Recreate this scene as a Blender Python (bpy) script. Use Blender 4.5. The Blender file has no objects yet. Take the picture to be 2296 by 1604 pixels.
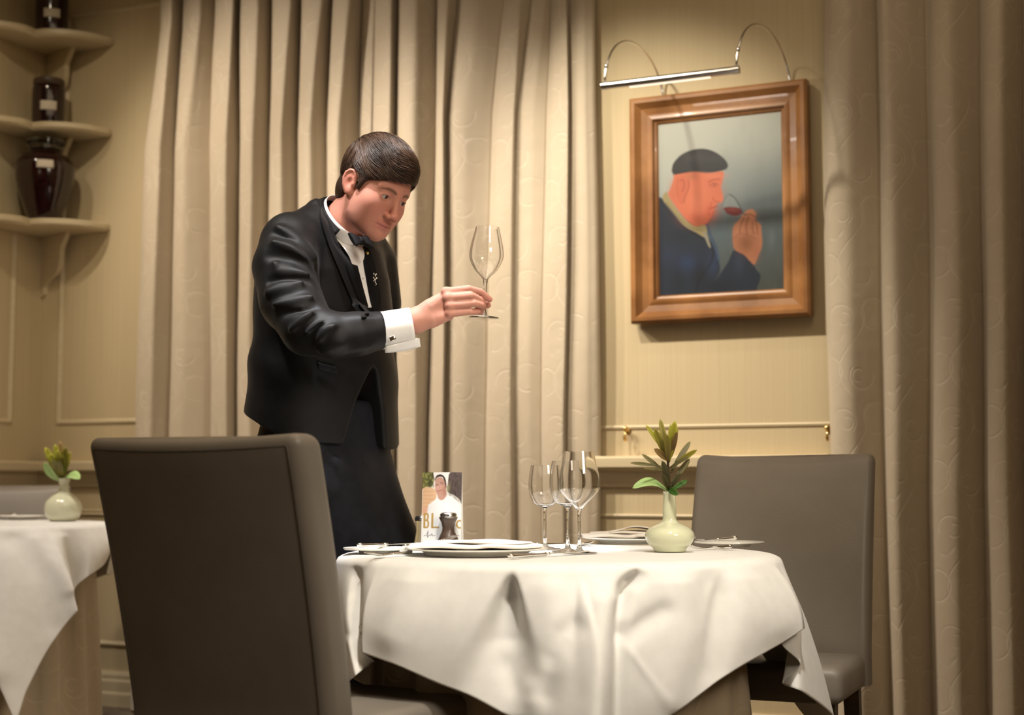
import bpy, bmesh, math, random
import numpy as np
from mathutils import Matrix, Vector
from mathutils.bvhtree import BVHTree
random.seed(7)
rng = np.random.default_rng(7)
C = bpy.context.scene.collection
PI = math.pi

# ---------------------------------------------------------------- camera
F = 3300.0
PITCH = math.atan(288.0 / F)
CZ = 0.90
cp_, sp_ = math.cos(PITCH), math.sin(PITCH)
cam = bpy.data.cameras.new('camera')
camo = bpy.data.objects.new('camera', cam)
C.objects.link(camo)
camo.location = (0, 0, CZ)
camo.rotation_euler = (PI / 2 + PITCH, 0, 0)
cam.sensor_width = 36.0
cam.lens = 36.0 * F / 2296.0
cam.clip_start = 0.05
cam.dof.use_dof = True
cam.dof.focus_distance = 3.42
cam.dof.aperture_fstop = 3.0
bpy.context.scene.camera = camo
sc = bpy.context.scene
sc.view_settings.view_transform = 'Standard'
sc.view_settings.look = 'None'
sc.view_settings.gamma = 1.0
sc.view_settings.use_curve_mapping = False
sc.view_settings.exposure = 0.0
world = bpy.data.worlds.new('world')
sc.world = world
world.use_nodes = True
world.node_tree.nodes['Background'].inputs[0].default_value = (1.0, 0.8, 0.6, 1)
world.node_tree.nodes['Background'].inputs[1].default_value = 0.02

# room frame: U runs along the back wall (far left to near right), N points from it into the room
CORNER = Vector((-2.04, 6.34, 0))
U3 = Vector((0.9072, -0.4207, 0)).normalized()
N3 = Vector((-U3[1] * -1, -U3[0], 0)); N3 = Vector((U3[1], -U3[0], 0))
WALLM = Matrix(((U3[0], -N3[0], 0, CORNER[0]), (U3[1], -N3[1], 0, CORNER[1]), (0, 0, 1, 0), (0, 0, 0, 1)))
CEIL = 3.45
RU, RN = 6.3, 7.6

def wl(u, n, z):
    return CORNER + U3 * u + N3 * n + Vector((0, 0, z))

LIGHTS = [
    # name, position, target, watts, spot deg, blend, radius, colour
    ('spot_main_table', (0.35, 1.75, 3.35), (0.10, 3.25, 0.65), 275, 32, 0.8, 0.06, (1.0, 0.94, 0.84)),
    ('spot_hand', (-0.30, 3.05, 3.4), (-0.2, 3.50, 1.25), 300, 22, 0.6, 0.03, (0.95, 0.96, 1.0)),
    ('spot_curtain_left', tuple(wl(-0.0 + 0.25, 1.7, 3.35)), tuple(wl(1.6, 0.0, 1.35)), 235, 68, 1.0, 0.06, (1.0, 0.86, 0.69)),
    ('spot_curtain_mid', tuple(wl(1.15, 1.7, 3.35)), tuple(wl(2.35, 0.0, 1.1)), 300, 54, 1.0, 0.06, (1.0, 0.88, 0.73)),
    ('spot_picture', tuple(wl(2.3, 1.7, 3.35)), tuple(wl(2.85, 0.0, 1.70)), 215, 41, 0.8, 0.05, (1.0, 0.90, 0.72)),
    ('spot_left_table', (-1.7, 4.4, 3.4), (-1.85, 5.1, 0.7), 140, 42, 0.8, 0.05, (1.0, 0.95, 0.90)),
    ('spot_shelf', tuple(wl(1.0, 1.6, 3.4)), tuple(wl(0.25, 0.0, 1.5)), 45, 70, 0.9, 0.07, (1.0, 0.85, 0.62)),
    ('spot_face', (0.9, 1.6, 2.9), (-0.3, 3.6, 1.5), 30, 30, 0.9, 0.15, (1.0, 0.84, 0.76)),
    ('spot_jacket', (-1.3, 3.0, 3.3), (-0.5, 3.65, 1.3), 190, 28, 0.8, 0.05, (0.98, 0.95, 0.92)),
]
for (nm, po, ta, w, deg, bl, rad, col) in LIGHTS:
    li = bpy.data.lights.new(nm, 'SPOT')
    li.energy = w; li.spot_size = math.radians(deg); li.spot_blend = bl
    li.shadow_soft_size = rad; li.color = col
    o = bpy.data.objects.new(nm, li); C.objects.link(o)
    o.location = po
    o.rotation_euler = (Vector(ta) - Vector(po)).to_track_quat('-Z', 'Y').to_euler()
AREAS = [
    ('area_ceiling', (0.0, 2.6, 3.3), (0.0, 2.6, 0.0), 34, 3.0, (1.0, 0.79, 0.54)),
    ('area_back', (-2.2, -0.4, 2.2), (-0.4, 3.0, 0.9), 2.5, 0.8, (1.0, 0.84, 0.66)),
    ('area_room', (1.7, 0.4, 2.5), (-0.15, 3.4, 1.05), 5.0, 0.9, (1.0, 0.86, 0.68)),
]
for (nm, po, ta, w, size, col) in AREAS:
    li = bpy.data.lights.new(nm, 'AREA')
    li.energy = w; li.size = size; li.color = col
    if nm == 'area_room': li.spread = math.radians(45)
    o = bpy.data.objects.new(nm, li); C.objects.link(o)
    o.location = po
    o.rotation_euler = (Vector(ta) - Vector(po)).to_track_quat('-Z', 'Y').to_euler()

# ---------------------------------------------------------------- projection helpers
def raydir(px, py):
    a = (px - 1148.0) / F; b = (802.0 - py) / F
    return np.array([a, cp_ - b * sp_, sp_ + b * cp_])

def P(px, py, Y):
    d = raydir(px, py)
    return np.array([0, 0, CZ]) + d * (Y / d[1])

def PZ(px, py, z):
    d = raydir(px, py)
    return np.array([0, 0, CZ]) + d * ((z - CZ) / d[2])

def proj(V):
    V = np.asarray(V, float)
    h = V[..., 2] - CZ
    fw = V[..., 1] * cp_ + h * sp_
    up = -V[..., 1] * sp_ + h * cp_
    return 1148.0 + F * V[..., 0] / fw, 802.0 - F * up / fw

Un = np.array(U3); Nn = np.array(N3); Cn = np.array(CORNER)
def WP(px, py, n=0.0):
    """wall coordinates (u, z) of a pixel on the plane n metres in front of the back wall"""
    d = raydir(px, py); o = np.array([0, 0, CZ])
    t = (n - (o - Cn) @ Nn) / (d @ Nn)
    q = o + d * t
    return float((q - Cn) @ Un), float(q[2])

# ---------------------------------------------------------------- object helpers
def tag(o, label=None, cat=None, group=None, kind=None):
    if label: o['label'] = label
    if cat: o['category'] = cat
    if group: o['group'] = group
    if kind: o['kind'] = kind
    return o

def thing(name, label, cat, M=None, group=None):
    o = bpy.data.objects.new(name, None); C.objects.link(o)
    o.empty_display_size = 0.05
    if M is not None: o.matrix_world = M
    return tag(o, label, cat, group)

def T(x, y, z, rz=0.0, rx=0.0, ry=0.0, s=1.0):
    return Matrix.Translation((x, y, z)) @ Matrix.Rotation(rz, 4, 'Z') @ Matrix.Rotation(ry, 4, 'Y') @ Matrix.Rotation(rx, 4, 'X') @ Matrix.Diagonal((s, s, s, 1))

def obj(name, geo, mat, parent=None, M=None, smooth=True, kind=None, label=None, uv=None, col=None, angle=None):
    V, Fs = geo
    me = bpy.data.meshes.new(name)
    V = np.asarray(V, float)
    if isinstance(Fs, np.ndarray) and Fs.ndim == 2 and len(Fs) > 2000:
        n, k = Fs.shape
        me.vertices.add(len(V)); me.vertices.foreach_set('co', V.ravel())
        me.loops.add(n * k); me.loops.foreach_set('vertex_index', Fs.astype(np.int32).ravel())
        me.polygons.add(n); me.polygons.foreach_set('loop_start', np.arange(0, n * k, k, dtype=np.int32))
        me.update(calc_edges=True)
    else:
        me.from_pydata([tuple(v) for v in V], [], [tuple(int(i) for i in f) for f in Fs])
        me.update()
    if smooth:
        me.polygons.foreach_set('use_smooth', [True] * len(me.polygons))
        if angle: me.set_sharp_from_angle(angle=math.radians(angle))
    if uv is not None:
        l = me.uv_layers.new(name='uv')
        li = np.zeros(len(me.loops), dtype=np.int32); me.loops.foreach_get('vertex_index', li)
        l.data.foreach_set('uv', np.asarray(uv, float)[li].ravel())
    if col is not None:
        a = me.color_attributes.new('col', 'FLOAT_COLOR', 'POINT')
        cc = np.ones((len(V), 4)); cc[:, :3] = col
        a.data.foreach_set('color', cc.ravel())
    if isinstance(mat, (list, tuple)):
        for m in mat: me.materials.append(m)
    else: me.materials.append(mat)
    o = bpy.data.objects.new(name, me); C.objects.link(o)
    if parent is not None: o.parent = parent
    if M is not None: o.matrix_local = M
    if kind: o['kind'] = kind
    if label: o['label'] = label
    return o

def copy_tree(o, parent=None):
    c = o.copy(); C.objects.link(c)
    if parent is not None: c.parent = parent
    for ch in list(o.children): copy_tree(ch, c)
    return c

# ---------------------------------------------------------------- shapes: all return (verts, faces)
def join(*gs):
    V = []; Fs = []; n = 0
    for v, f in gs:
        V.append(np.asarray(v, float)); Fs += [tuple(int(i) + n for i in q) for q in f]; n += len(v)
    return np.concatenate(V), Fs

def move(g, M):
    V = np.asarray(g[0], float); A = np.array(M)
    return V @ A[:3, :3].T + A[:3, 3], g[1]

def rbox(sx, sy, sz, r=0.004, seg=2, c=(0, 0, 0)):
    bm = bmesh.new(); bmesh.ops.create_cube(bm, size=1)
    for v in bm.verts: v.co = Vector((v.co.x * sx, v.co.y * sy, v.co.z * sz))
    if r > 0:
        bmesh.ops.bevel(bm, geom=bm.edges[:] , offset=r, segments=seg, profile=0.5, affect='EDGES', clamp_overlap=True)
    bm.verts.index_update()
    V = np.array([v.co[:] for v in bm.verts]) + np.array(c); Fs = [tuple(v.index for v in f.verts) for f in bm.faces]
    bm.free(); return V, Fs

def lathe(prof, n=48, close=False):
    """prof: list of (r, z); closes at r==0 points"""
    prof = np.asarray(prof, float); a = np.linspace(0, 2 * PI, n, endpoint=False)
    V = np.concatenate([np.stack([r * np.cos(a), r * np.sin(a), np.full(n, z)], 1) for r, z in prof])
    Fs = []
    m = len(prof); rngm = range(m if close else m - 1)
    for i in rngm:
        j = (i + 1) % m
        for k in range(n):
            k2 = (k + 1) % n
            Fs.append((i * n + k, i * n + k2, j * n + k2, j * n + k))
    if not close:
        Fs.append(tuple(range(n))[::-1]); Fs.append(tuple((m - 1) * n + k for k in range(n)))
    return V, Fs

def smooth_path(pts, k=8):
    pts = np.asarray(pts, float); n = len(pts)
    q = np.vstack([2 * pts[0] - pts[1], pts, 2 * pts[-1] - pts[-2]])
    out = []
    for i in range(n - 1):
        p0, p1, p2, p3 = q[i], q[i + 1], q[i + 2], q[i + 3]
        for t in np.linspace(0, 1, k, endpoint=False):
            out.append(0.5 * ((2 * p1) + (-p0 + p2) * t + (2 * p0 - 5 * p1 + 4 * p2 - p3) * t * t + (-p0 + 3 * p1 - 3 * p2 + p3) * t ** 3))
    out.append(pts[-1]); return np.array(out)

def tube(path, r, n=10, cap=True, flat=1.0):
    path = np.asarray(path, float); m = len(path)
    r = np.full(m, r) if np.isscalar(r) else np.asarray(r, float)
    tg = np.gradient(path, axis=0); tg /= np.linalg.norm(tg, axis=1)[:, None] + 1e-12
    up = np.array([0, 0, 1.0]) if abs(tg[0][2]) < 0.9 else np.array([1.0, 0, 0])
    a = np.linspace(0, 2 * PI, n, endpoint=False); V = []
    for i in range(m):
        s = np.cross(tg[i], up); s /= np.linalg.norm(s) + 1e-12; up = np.cross(s, tg[i])
        V.append(path[i] + r[i] * (np.cos(a)[:, None] * s + flat * np.sin(a)[:, None] * up))
    V = np.concatenate(V); Fs = []
    for i in range(m - 1):
        for k in range(n):
            k2 = (k + 1) % n
            Fs.append((i * n + k, i * n + k2, (i + 1) * n + k2, (i + 1) * n + k))
    if cap:
        Fs.append(tuple(range(n))[::-1]); Fs.append(tuple((m - 1) * n + k for k in range(n)))
    return V, Fs

def grid(V, closed_u=False):
    """V: (m, n, 3) array -> quads"""
    m, n, _ = V.shape; idx = np.arange(m * n).reshape(m, n)
    if closed_u: idx = np.vstack([idx, idx[:1]])
    q = np.stack([idx[:-1, :-1], idx[1:, :-1], idx[1:, 1:], idx[:-1, 1:]], -1).reshape(-1, 4)
    return V.reshape(-1, 3), q

def slab(outline, z0, z1, ax='z'):
    """extrude a 2-D outline (counter-clockwise) from z0 to z1"""
    o = np.asarray(outline, float); n = len(o)
    V = np.vstack([np.c_[o, np.full(n, z0)], np.c_[o, np.full(n, z1)]])
    Fs = [tuple(range(n))[::-1], tuple(range(n, 2 * n))]
    Fs += [(i, (i + 1) % n, n + (i + 1) % n, n + i) for i in range(n)]
    if ax == 'y': V = V[:, [0, 2, 1]] * np.array([1, 1, 1]); Fs = [f[::-1] for f in Fs]
    if ax == 'x': V = V[:, [2, 0, 1]]
    return V, Fs

def prism_u(prof, u0, u1):
    """sweep a moulding profile [(n, z)...] along the wall from u0 to u1 (wall coordinates)"""
    p = np.asarray(prof, float); k = len(p)
    V = np.vstack([np.c_[np.full(k, u), -p[:, 0], p[:, 1]] for u in (u0, u1)])
    Fs = [(i, (i + 1) % k, k + (i + 1) % k, k + i) for i in range(k)] + [tuple(range(k))[::-1], tuple(range(k, 2 * k))]
    return V, Fs

def thick(g, t):
    """give an open grid surface a thickness t (one side), with closed rim"""
    bm = bmesh.new()
    vs = [bm.verts.new(v) for v in g[0]]
    for f in g[1]:
        try: bm.faces.new([vs[i] for i in f])
        except ValueError: pass
    bmesh.ops.recalc_face_normals(bm, faces=bm.faces[:])
    bmesh.ops.solidify(bm, geom=bm.faces[:], thickness=t)
    bm.verts.index_update()
    V = np.array([v.co[:] for v in bm.verts]); Fs = [tuple(v.index for v in f.verts) for f in bm.faces]
    bm.free(); return V, Fs

# ---------------------------------------------------------------- signed-distance modelling
def smin(a, b, k):
    h = np.clip(0.5 + 0.5 * (b - a) / k, 0, 1)
    return b + (a - b) * h - k * h * (1 - h)
def smax(a, b, k): return -smin(-a, -b, k)
def cap(p, a, b, ra, rb=None):
    rb = ra if rb is None else rb
    a = np.asarray(a, float); b = np.asarray(b, float); d = b - a
    t = np.clip(((p - a) @ d) / (d @ d + 1e-12), 0, 1)
    return np.linalg.norm(p - a - t[:, None] * d, axis=1) - (ra + (rb - ra) * t)
def ell(p, c, r):
    q = p - np.asarray(c, float); r = np.asarray(r, float)
    k0 = np.linalg.norm(q / r, axis=1); k1 = np.linalg.norm(q / (r * r), axis=1)
    return k0 * (k0 - 1.0) / (k1 + 1e-9)
def chain(p, pts, rs, k=0.0):
    d = None
    for i in range(len(pts) - 1):
        e = cap(p, pts[i], pts[i + 1], rs[i], rs[i + 1])
        d = e if d is None else (np.minimum(d, e) if k == 0 else smin(d, e, k))
    return d
def segdist(p, a, b):
    return cap(p, a, b, 0.0)

def sdf_mesh(f, lo, hi, h, B=10, slack=1.35):
    lo = np.asarray(lo, float); hi = np.asarray(hi, float)
    nb = np.ceil((hi - lo) / (h * B)).astype(int)
    g = np.stack(np.meshgrid(*[np.arange(k) for k in nb], indexing='ij'), -1).reshape(-1, 3)
    c = lo + (g + 0.5) * B * h
    keep = []
    for s in range(0, len(c), 20000):
        keep.append(np.abs(f(c[s:s + 20000])) < B * h * 0.87 * slack + h)
    g = g[np.concatenate(keep)]
    S = int(nb.max() * B + 4)
    key = lambda a: ((a[..., 0] + 1) * S + (a[..., 1] + 1)) * S + (a[..., 2] + 1)
    lat = np.stack(np.meshgrid(*[np.arange(B + 1)] * 3, indexing='ij'), -1)
    VK = []; VP = []; QD = []
    off = np.array([[i, j, k] for i in (0, 1) for j in (0, 1) for k in (0, 1)])
    edges = [(a, b) for a in range(8) for b in range(a + 1, 8) if np.abs(off[a] - off[b]).sum() == 1]
    for s in range(0, len(g), 60):
        gb = g[s:s + 60]
        I = gb[:, None, None, None, :] * B + lat[None]
        X = lo + I * h
        D = f(X.reshape(-1, 3)).reshape(X.shape[:-1])
        cor = [D[:, o[0]:B + o[0], o[1]:B + o[1], o[2]:B + o[2]] for o in off]
        sg = np.stack([c_ < 0 for c_ in cor], -1)
        act = sg.any(-1) & ~sg.all(-1)
        if not act.any(): continue
        cv = np.stack([c_[act] for c_ in cor], -1)
        base = I[:, :B, :B, :B][act]
        acc = np.zeros((len(base), 3)); cnt = np.zeros(len(base))
        for a, b in edges:
            m = (cv[:, a] < 0) != (cv[:, b] < 0)
            t = np.where(m, cv[:, a] / np.where(np.abs(cv[:, a] - cv[:, b]) < 1e-12, 1, cv[:, a] - cv[:, b]), 0)
            acc += m[:, None] * (off[a] + t[:, None] * (off[b] - off[a])); cnt += m
        VK.append(key(base)); VP.append(lo + (base + acc / cnt[:, None]) * h)
        for ax in range(3):
            e = np.zeros(3, int); e[ax] = 1
            D0 = D[:, :B, :B, :B]; D1 = D[:, e[0]:B + e[0], e[1]:B + e[1], e[2]:B + e[2]]
            m = (D0 < 0) != (D1 < 0)
            if not m.any(): continue
            b0 = I[:, :B, :B, :B][m]; flip = D0[m] < 0
            u = np.zeros(3, int); v = np.zeros(3, int); u[(ax + 1) % 3] = 1; v[(ax + 2) % 3] = 1
            q = np.stack([key(b0 - u - v), key(b0 - v), key(b0), key(b0 - u)], 1)
            q[~flip] = q[~flip][:, ::-1]
            QD.append(q)
    VK = np.concatenate(VK); VP = np.concatenate(VP); QD = np.concatenate(QD)
    o = np.argsort(VK); VK = VK[o]; VP = VP[o]
    ix = np.searchsorted(VK, QD); ix = np.clip(ix, 0, len(VK) - 1)
    ok = (VK[ix] == QD).all(1)
    return VP, ix[ok]

def relief_px(V, strokes, axis_dir=None):
    """height of a set of painted-on 3-D folds at points V: strokes = [(pixel polyline, half width px, amplitude)]"""
    x, y = proj(V); q = np.stack([x, y], 1); out = np.zeros(len(V))
    for pts, w, amp in strokes:
        pts = np.asarray(pts, float); d = None
        for i in range(len(pts) - 1):
            a, b = pts[i], pts[i + 1]; ab = b - a
            t = np.clip(((q - a) @ ab) / (ab @ ab), 0, 1)
            e = np.linalg.norm(q - a - t[:, None] * ab, axis=1)
            d = e if d is None else np.minimum(d, e)
        out += amp * np.exp(-(d / w) ** 2)
    return out

# ---------------------------------------------------------------- materials
def newmat(name):
    m = bpy.data.materials.new(name); m.use_nodes = True
    nt = m.node_tree; b = nt.nodes['Principled BSDF']
    return m, nt, b

def setp(b, **k):
    names = dict(color='Base Color', rough='Roughness', metal='Metallic', trans='Transmission Weight', ior='IOR', sheen='Sheen Weight',
                 coat='Coat Weight', spec='Specular IOR Level', sss='Subsurface Weight', aniso='Anisotropic', coatr='Coat Roughness', sheenr='Sheen Roughness')
    for n, v in k.items():
        i = b.inputs[names[n]]
        i.default_value = (*v, 1) if isinstance(v, tuple) and len(v) == 3 else v

def noisy(name, c1, c2, scale=(5, 5, 5), detail=3, bump=0.0, bscale=None, coord='Object', lo=0.35, hi=0.65, **k):
    m, nt, b = newmat(name); setp(b, **k)
    tc = nt.nodes.new('ShaderNodeTexCoord'); mp = nt.nodes.new('ShaderNodeMapping'); mp.inputs['Scale'].default_value = scale
    no = nt.nodes.new('ShaderNodeTexNoise'); no.inputs['Detail'].default_value = detail; no.inputs['Scale'].default_value = 1.0
    rp = nt.nodes.new('ShaderNodeValToRGB')
    rp.color_ramp.elements[0].color = (*c1, 1); rp.color_ramp.elements[1].color = (*c2, 1)
    rp.color_ramp.elements[0].position = lo; rp.color_ramp.elements[1].position = hi
    L = nt.links.new
    L(tc.outputs[coord], mp.inputs[0]); L(mp.outputs[0], no.inputs[0]); L(no.outputs[0], rp.inputs[0]); L(rp.outputs[0], b.inputs['Base Color'])
    if bump:
        bu = nt.nodes.new('ShaderNodeBump'); bu.inputs['Strength'].default_value = bump; bu.inputs['Distance'].default_value = 0.002
        if bscale:
            mp2 = nt.nodes.new('ShaderNodeMapping'); mp2.inputs['Scale'].default_value = bscale
            n2 = nt.nodes.new('ShaderNodeTexNoise'); n2.inputs['Scale'].default_value = 1.0; n2.inputs['Detail'].default_value = 4
            L(tc.outputs[coord], mp2.inputs[0]); L(mp2.outputs[0], n2.inputs[0]); L(n2.outputs[0], bu.inputs['Height'])
        else: L(no.outputs[0], bu.inputs['Height'])
        L(bu.outputs[0], b.inputs['Normal'])
    return m

class X:
    """tiny expression builder on shader math nodes"""
    def __init__(s, nt, sock): s.nt = nt; s.s = sock
    def _op(s, op, *o):
        n = s.nt.nodes.new('ShaderNodeMath'); n.operation = op
        for i, v in enumerate((s,) + o):
            if isinstance(v, X): s.nt.links.new(v.s, n.inputs[i])
            else: n.inputs[i].default_value = v
        return X(s.nt, n.outputs[0])
    def __add__(s, o): return s._op('ADD', o)
    def __sub__(s, o): return s._op('SUBTRACT', o)
    def __mul__(s, o): return s._op('MULTIPLY', o)
    def __truediv__(s, o): return s._op('DIVIDE', o)
    def frac(s): return s._op('FRACT')
    def sin(s): return s._op('SINE')
    def abs(s): return s._op('ABSOLUTE')
    def floor(s): return s._op('FLOOR')
    def mod(s, o): return s._op('FLOORED_MODULO', o)
    def sqrt(s): return s._op('SQRT')
    def max(s, o): return s._op('MAXIMUM', o)
    def gt(s, o): return s._op('GREATER_THAN', o)
    def lt(s, o): return s._op('LESS_THAN', o)
    def line(s, w):
        """1 on |s|=0 falling to 0 at w"""
        n = s.nt.nodes.new('ShaderNodeMapRange'); n.interpolation_type = 'SMOOTHSTEP'
        s.nt.links.new(s.abs().s, n.inputs[0])
        n.inputs[1].default_value = 0.35 * w; n.inputs[2].default_value = w; n.inputs[3].default_value = 1; n.inputs[4].default_value = 0
        return X(s.nt, n.outputs[0])

def scroll_fabric(name, base, light, rough=0.62, contrast=1.0, px=0.24, py=0.30):
    """woven cloth with a tone-on-tone scroll: trailing vine, curled rings and small leaves"""
    m, nt, b = newmat(name); setp(b, rough=rough, sheen=0.25, spec=0.35); L = nt.links.new
    uv = nt.nodes.new('ShaderNodeUVMap'); sp = nt.nodes.new('ShaderNodeSeparateXYZ'); L(uv.outputs[0], sp.inputs[0])
    x = X(nt, sp.outputs[0]); y = X(nt, sp.outputs[1])
    cx = (x * (1 / px)); col = cx.floor()
    y = y + col.mod(2.0) * (py * 0.5)
    lx = (cx.frac() - 0.5) * px; ly = y.mod(py)
    vine = (lx - (y * (2 * PI / py)).sin() * 0.045).line(0.0050)
    tot = vine
    def ring(cx_, cy_, r, gate):
        dx = lx - cx_; dy = ly - cy_
        d = (dx * dx + dy * dy).sqrt() - r
        rr = d.line(0.0045)
        g = (dx * gate[0] + dy * gate[1]).gt(-r * 0.55)
        return rr * g
    for cx_, cy_, r, g in ((-0.035, 0.085, 0.042, (0.2, 1)), (0.035, 0.235, 0.042, (-0.2, -1)), (-0.022, 0.082, 0.02, (1, -0.3)), (0.022, 0.238, 0.02, (-1, 0.3)),
                           (0.085, 0.10, 0.05, (-1, 0.2)), (-0.085, 0.25, 0.05, (1, 0.2))):
        tot = tot.max(ring(cx_, cy_, r, g))
    def leaf(cx_, cy_, ax, ay, rot):
        dx = lx - cx_; dy = ly - cy_; c, s = math.cos(rot), math.sin(rot)
        q = ((dx * c + dy * s) / ax); w = ((dy * c - dx * s) / ay)
        return (q * q + w * w).sqrt().line(1.4)
    for a in ((0.055, 0.145, 0.020, 0.006, 0.3), (0.030, 0.160, 0.016, 0.005, -0.9), (-0.055, 0.005, 0.020, 0.006, -0.3), (-0.030, 0.020, 0.016, 0.005, 0.9)):
        tot = tot.max(leaf(*a) * 0.9)
    mix = nt.nodes.new('ShaderNodeMix'); mix.data_type = 'RGBA'
    no = nt.nodes.new('ShaderNodeTexNoise'); no.inputs['Scale'].default_value = 3.0; no.inputs['Detail'].default_value = 3
    L(uv.outputs[0], no.inputs[0])
    bc = nt.nodes.new('ShaderNodeMix'); bc.data_type = 'RGBA'
    bc.inputs[6].default_value = (*[c * 0.93 for c in base], 1); bc.inputs[7].default_value = (*[c * 1.06 for c in base], 1)
    L(no.outputs[0], bc.inputs[0])
    nm_ = nt.nodes.new('ShaderNodeTexNoise'); nm_.inputs['Scale'].default_value = 9.0; L(uv.outputs[0], nm_.inputs[0])
    brk = nt.nodes.new('ShaderNodeMapRange'); L(nm_.outputs[0], brk.inputs[0]); brk.inputs[1].default_value = 0.38; brk.inputs[2].default_value = 0.62; brk.inputs[3].default_value = 0.25; brk.inputs[4].default_value = 1.0
    tot = tot * X(nt, brk.outputs[0])
    L((tot * contrast).s, mix.inputs[0]); L(bc.outputs[2], mix.inputs[6]); mix.inputs[7].default_value = (*light, 1)
    L(mix.outputs[2], b.inputs['Base Color'])
    bu = nt.nodes.new('ShaderNodeBump'); bu.inputs['Strength'].default_value = 0.5; bu.inputs['Distance'].default_value = 0.005
    # soft creases of the cloth
    n2 = nt.nodes.new('ShaderNodeTexNoise'); n2.inputs['Scale'].default_value = 14.0; n2.inputs['Detail'].default_value = 2; L(uv.outputs[0], n2.inputs[0])
    L((tot * 0.35 + X(nt, n2.outputs[0]) * 0.9).s, bu.inputs['Height']); L(bu.outputs[0], b.inputs['Normal'])
    return m

def vcol(name, rough=0.6, spec=0.4, coat=0.0, sss=0.0, bump=0.0, bscale=400, sheen=0.0):
    m, nt, b = newmat(name); setp(b, rough=rough, spec=spec, coat=coat, sheen=sheen)
    a = nt.nodes.new('ShaderNodeVertexColor'); a.layer_name = 'col'
    nt.links.new(a.outputs[0], b.inputs['Base Color'])
    if sss:
        setp(b, sss=sss); b.inputs['Subsurface Radius'].default_value = (0.010, 0.004, 0.002); b.inputs['Subsurface Scale'].default_value = 0.6
    if bump:
        tc = nt.nodes.new('ShaderNodeTexCoord'); no = nt.nodes.new('ShaderNodeTexNoise'); no.inputs['Scale'].default_value = bscale; no.inputs['Detail'].default_value = 3
        bu = nt.nodes.new('ShaderNodeBump'); bu.inputs['Strength'].default_value = bump; bu.inputs['Distance'].default_value = 0.001
        nt.links.new(tc.outputs['Object'], no.inputs[0]); nt.links.new(no.outputs[0], bu.inputs['Height']); nt.links.new(bu.outputs[0], b.inputs['Normal'])
    return m

M = {}
M['wall'] = noisy('wall_fabric', (0.53, 0.43, 0.265), (0.575, 0.47, 0.295), (90, 90, 0.9), 4, 0.08, (220, 220, 3), rough=0.75, lo=0.3, hi=0.7)
M['trim'] = noisy('painted_trim', (0.57, 0.475, 0.31), (0.62, 0.52, 0.345), (3, 3, 60), 3, 0.05, rough=0.45)
M['ceiling'] = noisy('ceiling_paint', (0.62, 0.56, 0.44), (0.66, 0.60, 0.48), rough=0.9)
M['carpet'] = noisy('carpet', (0.10, 0.075, 0.05), (0.16, 0.12, 0.08), (40, 40, 40), 4, 0.5, (300, 300, 300), rough=0.95)
M['curtain'] = scroll_fabric('curtain_jacquard', (0.505, 0.425, 0.32), (0.62, 0.54, 0.43), contrast=0.55, px=0.27, py=0.34)
M['skirt'] = scroll_fabric('skirt_jacquard', (0.47, 0.38, 0.26), (0.60, 0.50, 0.36), contrast=0.6)
M['linen'] = noisy('white_linen', (0.80, 0.79, 0.76), (0.84, 0.83, 0.80), (30, 30, 30), 2, 0.10, (700, 700, 700), rough=0.8, sheen=0.15)
M['napkin'] = noisy('napkin_linen', (0.80, 0.75, 0.68), (0.84, 0.79, 0.72), (30, 30, 30), 2, 0.15, (500, 500, 500), rough=0.8)
M['leather'] = noisy('taupe_leather', (0.235, 0.208, 0.178), (0.26, 0.232, 0.198), (8, 8, 8), 3, 0.16, (260, 260, 260), rough=0.42, spec=0.5)
M['seam'] = noisy('leather_seam', (0.09, 0.078, 0.062), (0.10, 0.086, 0.07), rough=0.5)
M['darkwood'] = noisy('dark_wood', (0.035, 0.02, 0.012), (0.07, 0.04, 0.022), (4, 4, 60), 4, rough=0.4)
M['china'] = noisy('cream_china', (0.82, 0.79, 0.72), (0.84, 0.81, 0.74), rough=0.15, coat=0.3)
M['silver'] = noisy('silver', (0.80, 0.78, 0.74), (0.86, 0.84, 0.80), (20, 20, 20), rough=0.13, metal=1.0)
M['chrome'] = noisy('chrome', (0.80, 0.79, 0.78), (0.85, 0.84, 0.83), rough=0.22, metal=1.0)
M['brass'] = noisy('brass', (0.72, 0.48, 0.18), (0.82, 0.58, 0.24), rough=0.18, metal=1.0)
M['frame'] = noisy('orange_stained_wood', (0.20, 0.082, 0.024), (0.36, 0.165, 0.055), (6, 6, 6), 5, 0.1, (30, 30, 30), rough=0.36, coat=0.12)
M['celadon'] = noisy('celadon_glaze', (0.62, 0.63, 0.43), (0.67, 0.68, 0.48), (10, 10, 10), 3, rough=0.10, coat=0.6)
M['celadon_pale'] = noisy('pale_celadon_glaze', (0.56, 0.56, 0.40), (0.62, 0.62, 0.46), rough=0.18, coat=0.4)
M['pepperwood'] = noisy('brown_mill_wood', (0.050, 0.030, 0.020), (0.075, 0.045, 0.030), (10, 10, 60), 3, rough=0.35)
M['wool'] = noisy('black_wool', (0.0055, 0.0055, 0.0065), (0.008, 0.008, 0.009), (40, 40, 40), 3, 0.2, (900, 900, 900), rough=0.46, sheen=0.04, spec=0.20)
M['trouser'] = noisy('midnight_trouser_wool', (0.009, 0.010, 0.014), (0.013, 0.014, 0.019), (40, 40, 40), 3, 0.25, (900, 900, 900), rough=0.55, sheen=0.03, spec=0.14)
M['satin'] = noisy('black_satin', (0.006, 0.006, 0.007), (0.009, 0.009, 0.010), (20, 20, 20), 3, rough=0.55, spec=0.10)
M['shirt'] = noisy('white_cotton', (0.80, 0.79, 0.77), (0.84, 0.83, 0.81), (40, 40, 40), 2, 0.1, (600, 600, 600), rough=0.7)
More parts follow.
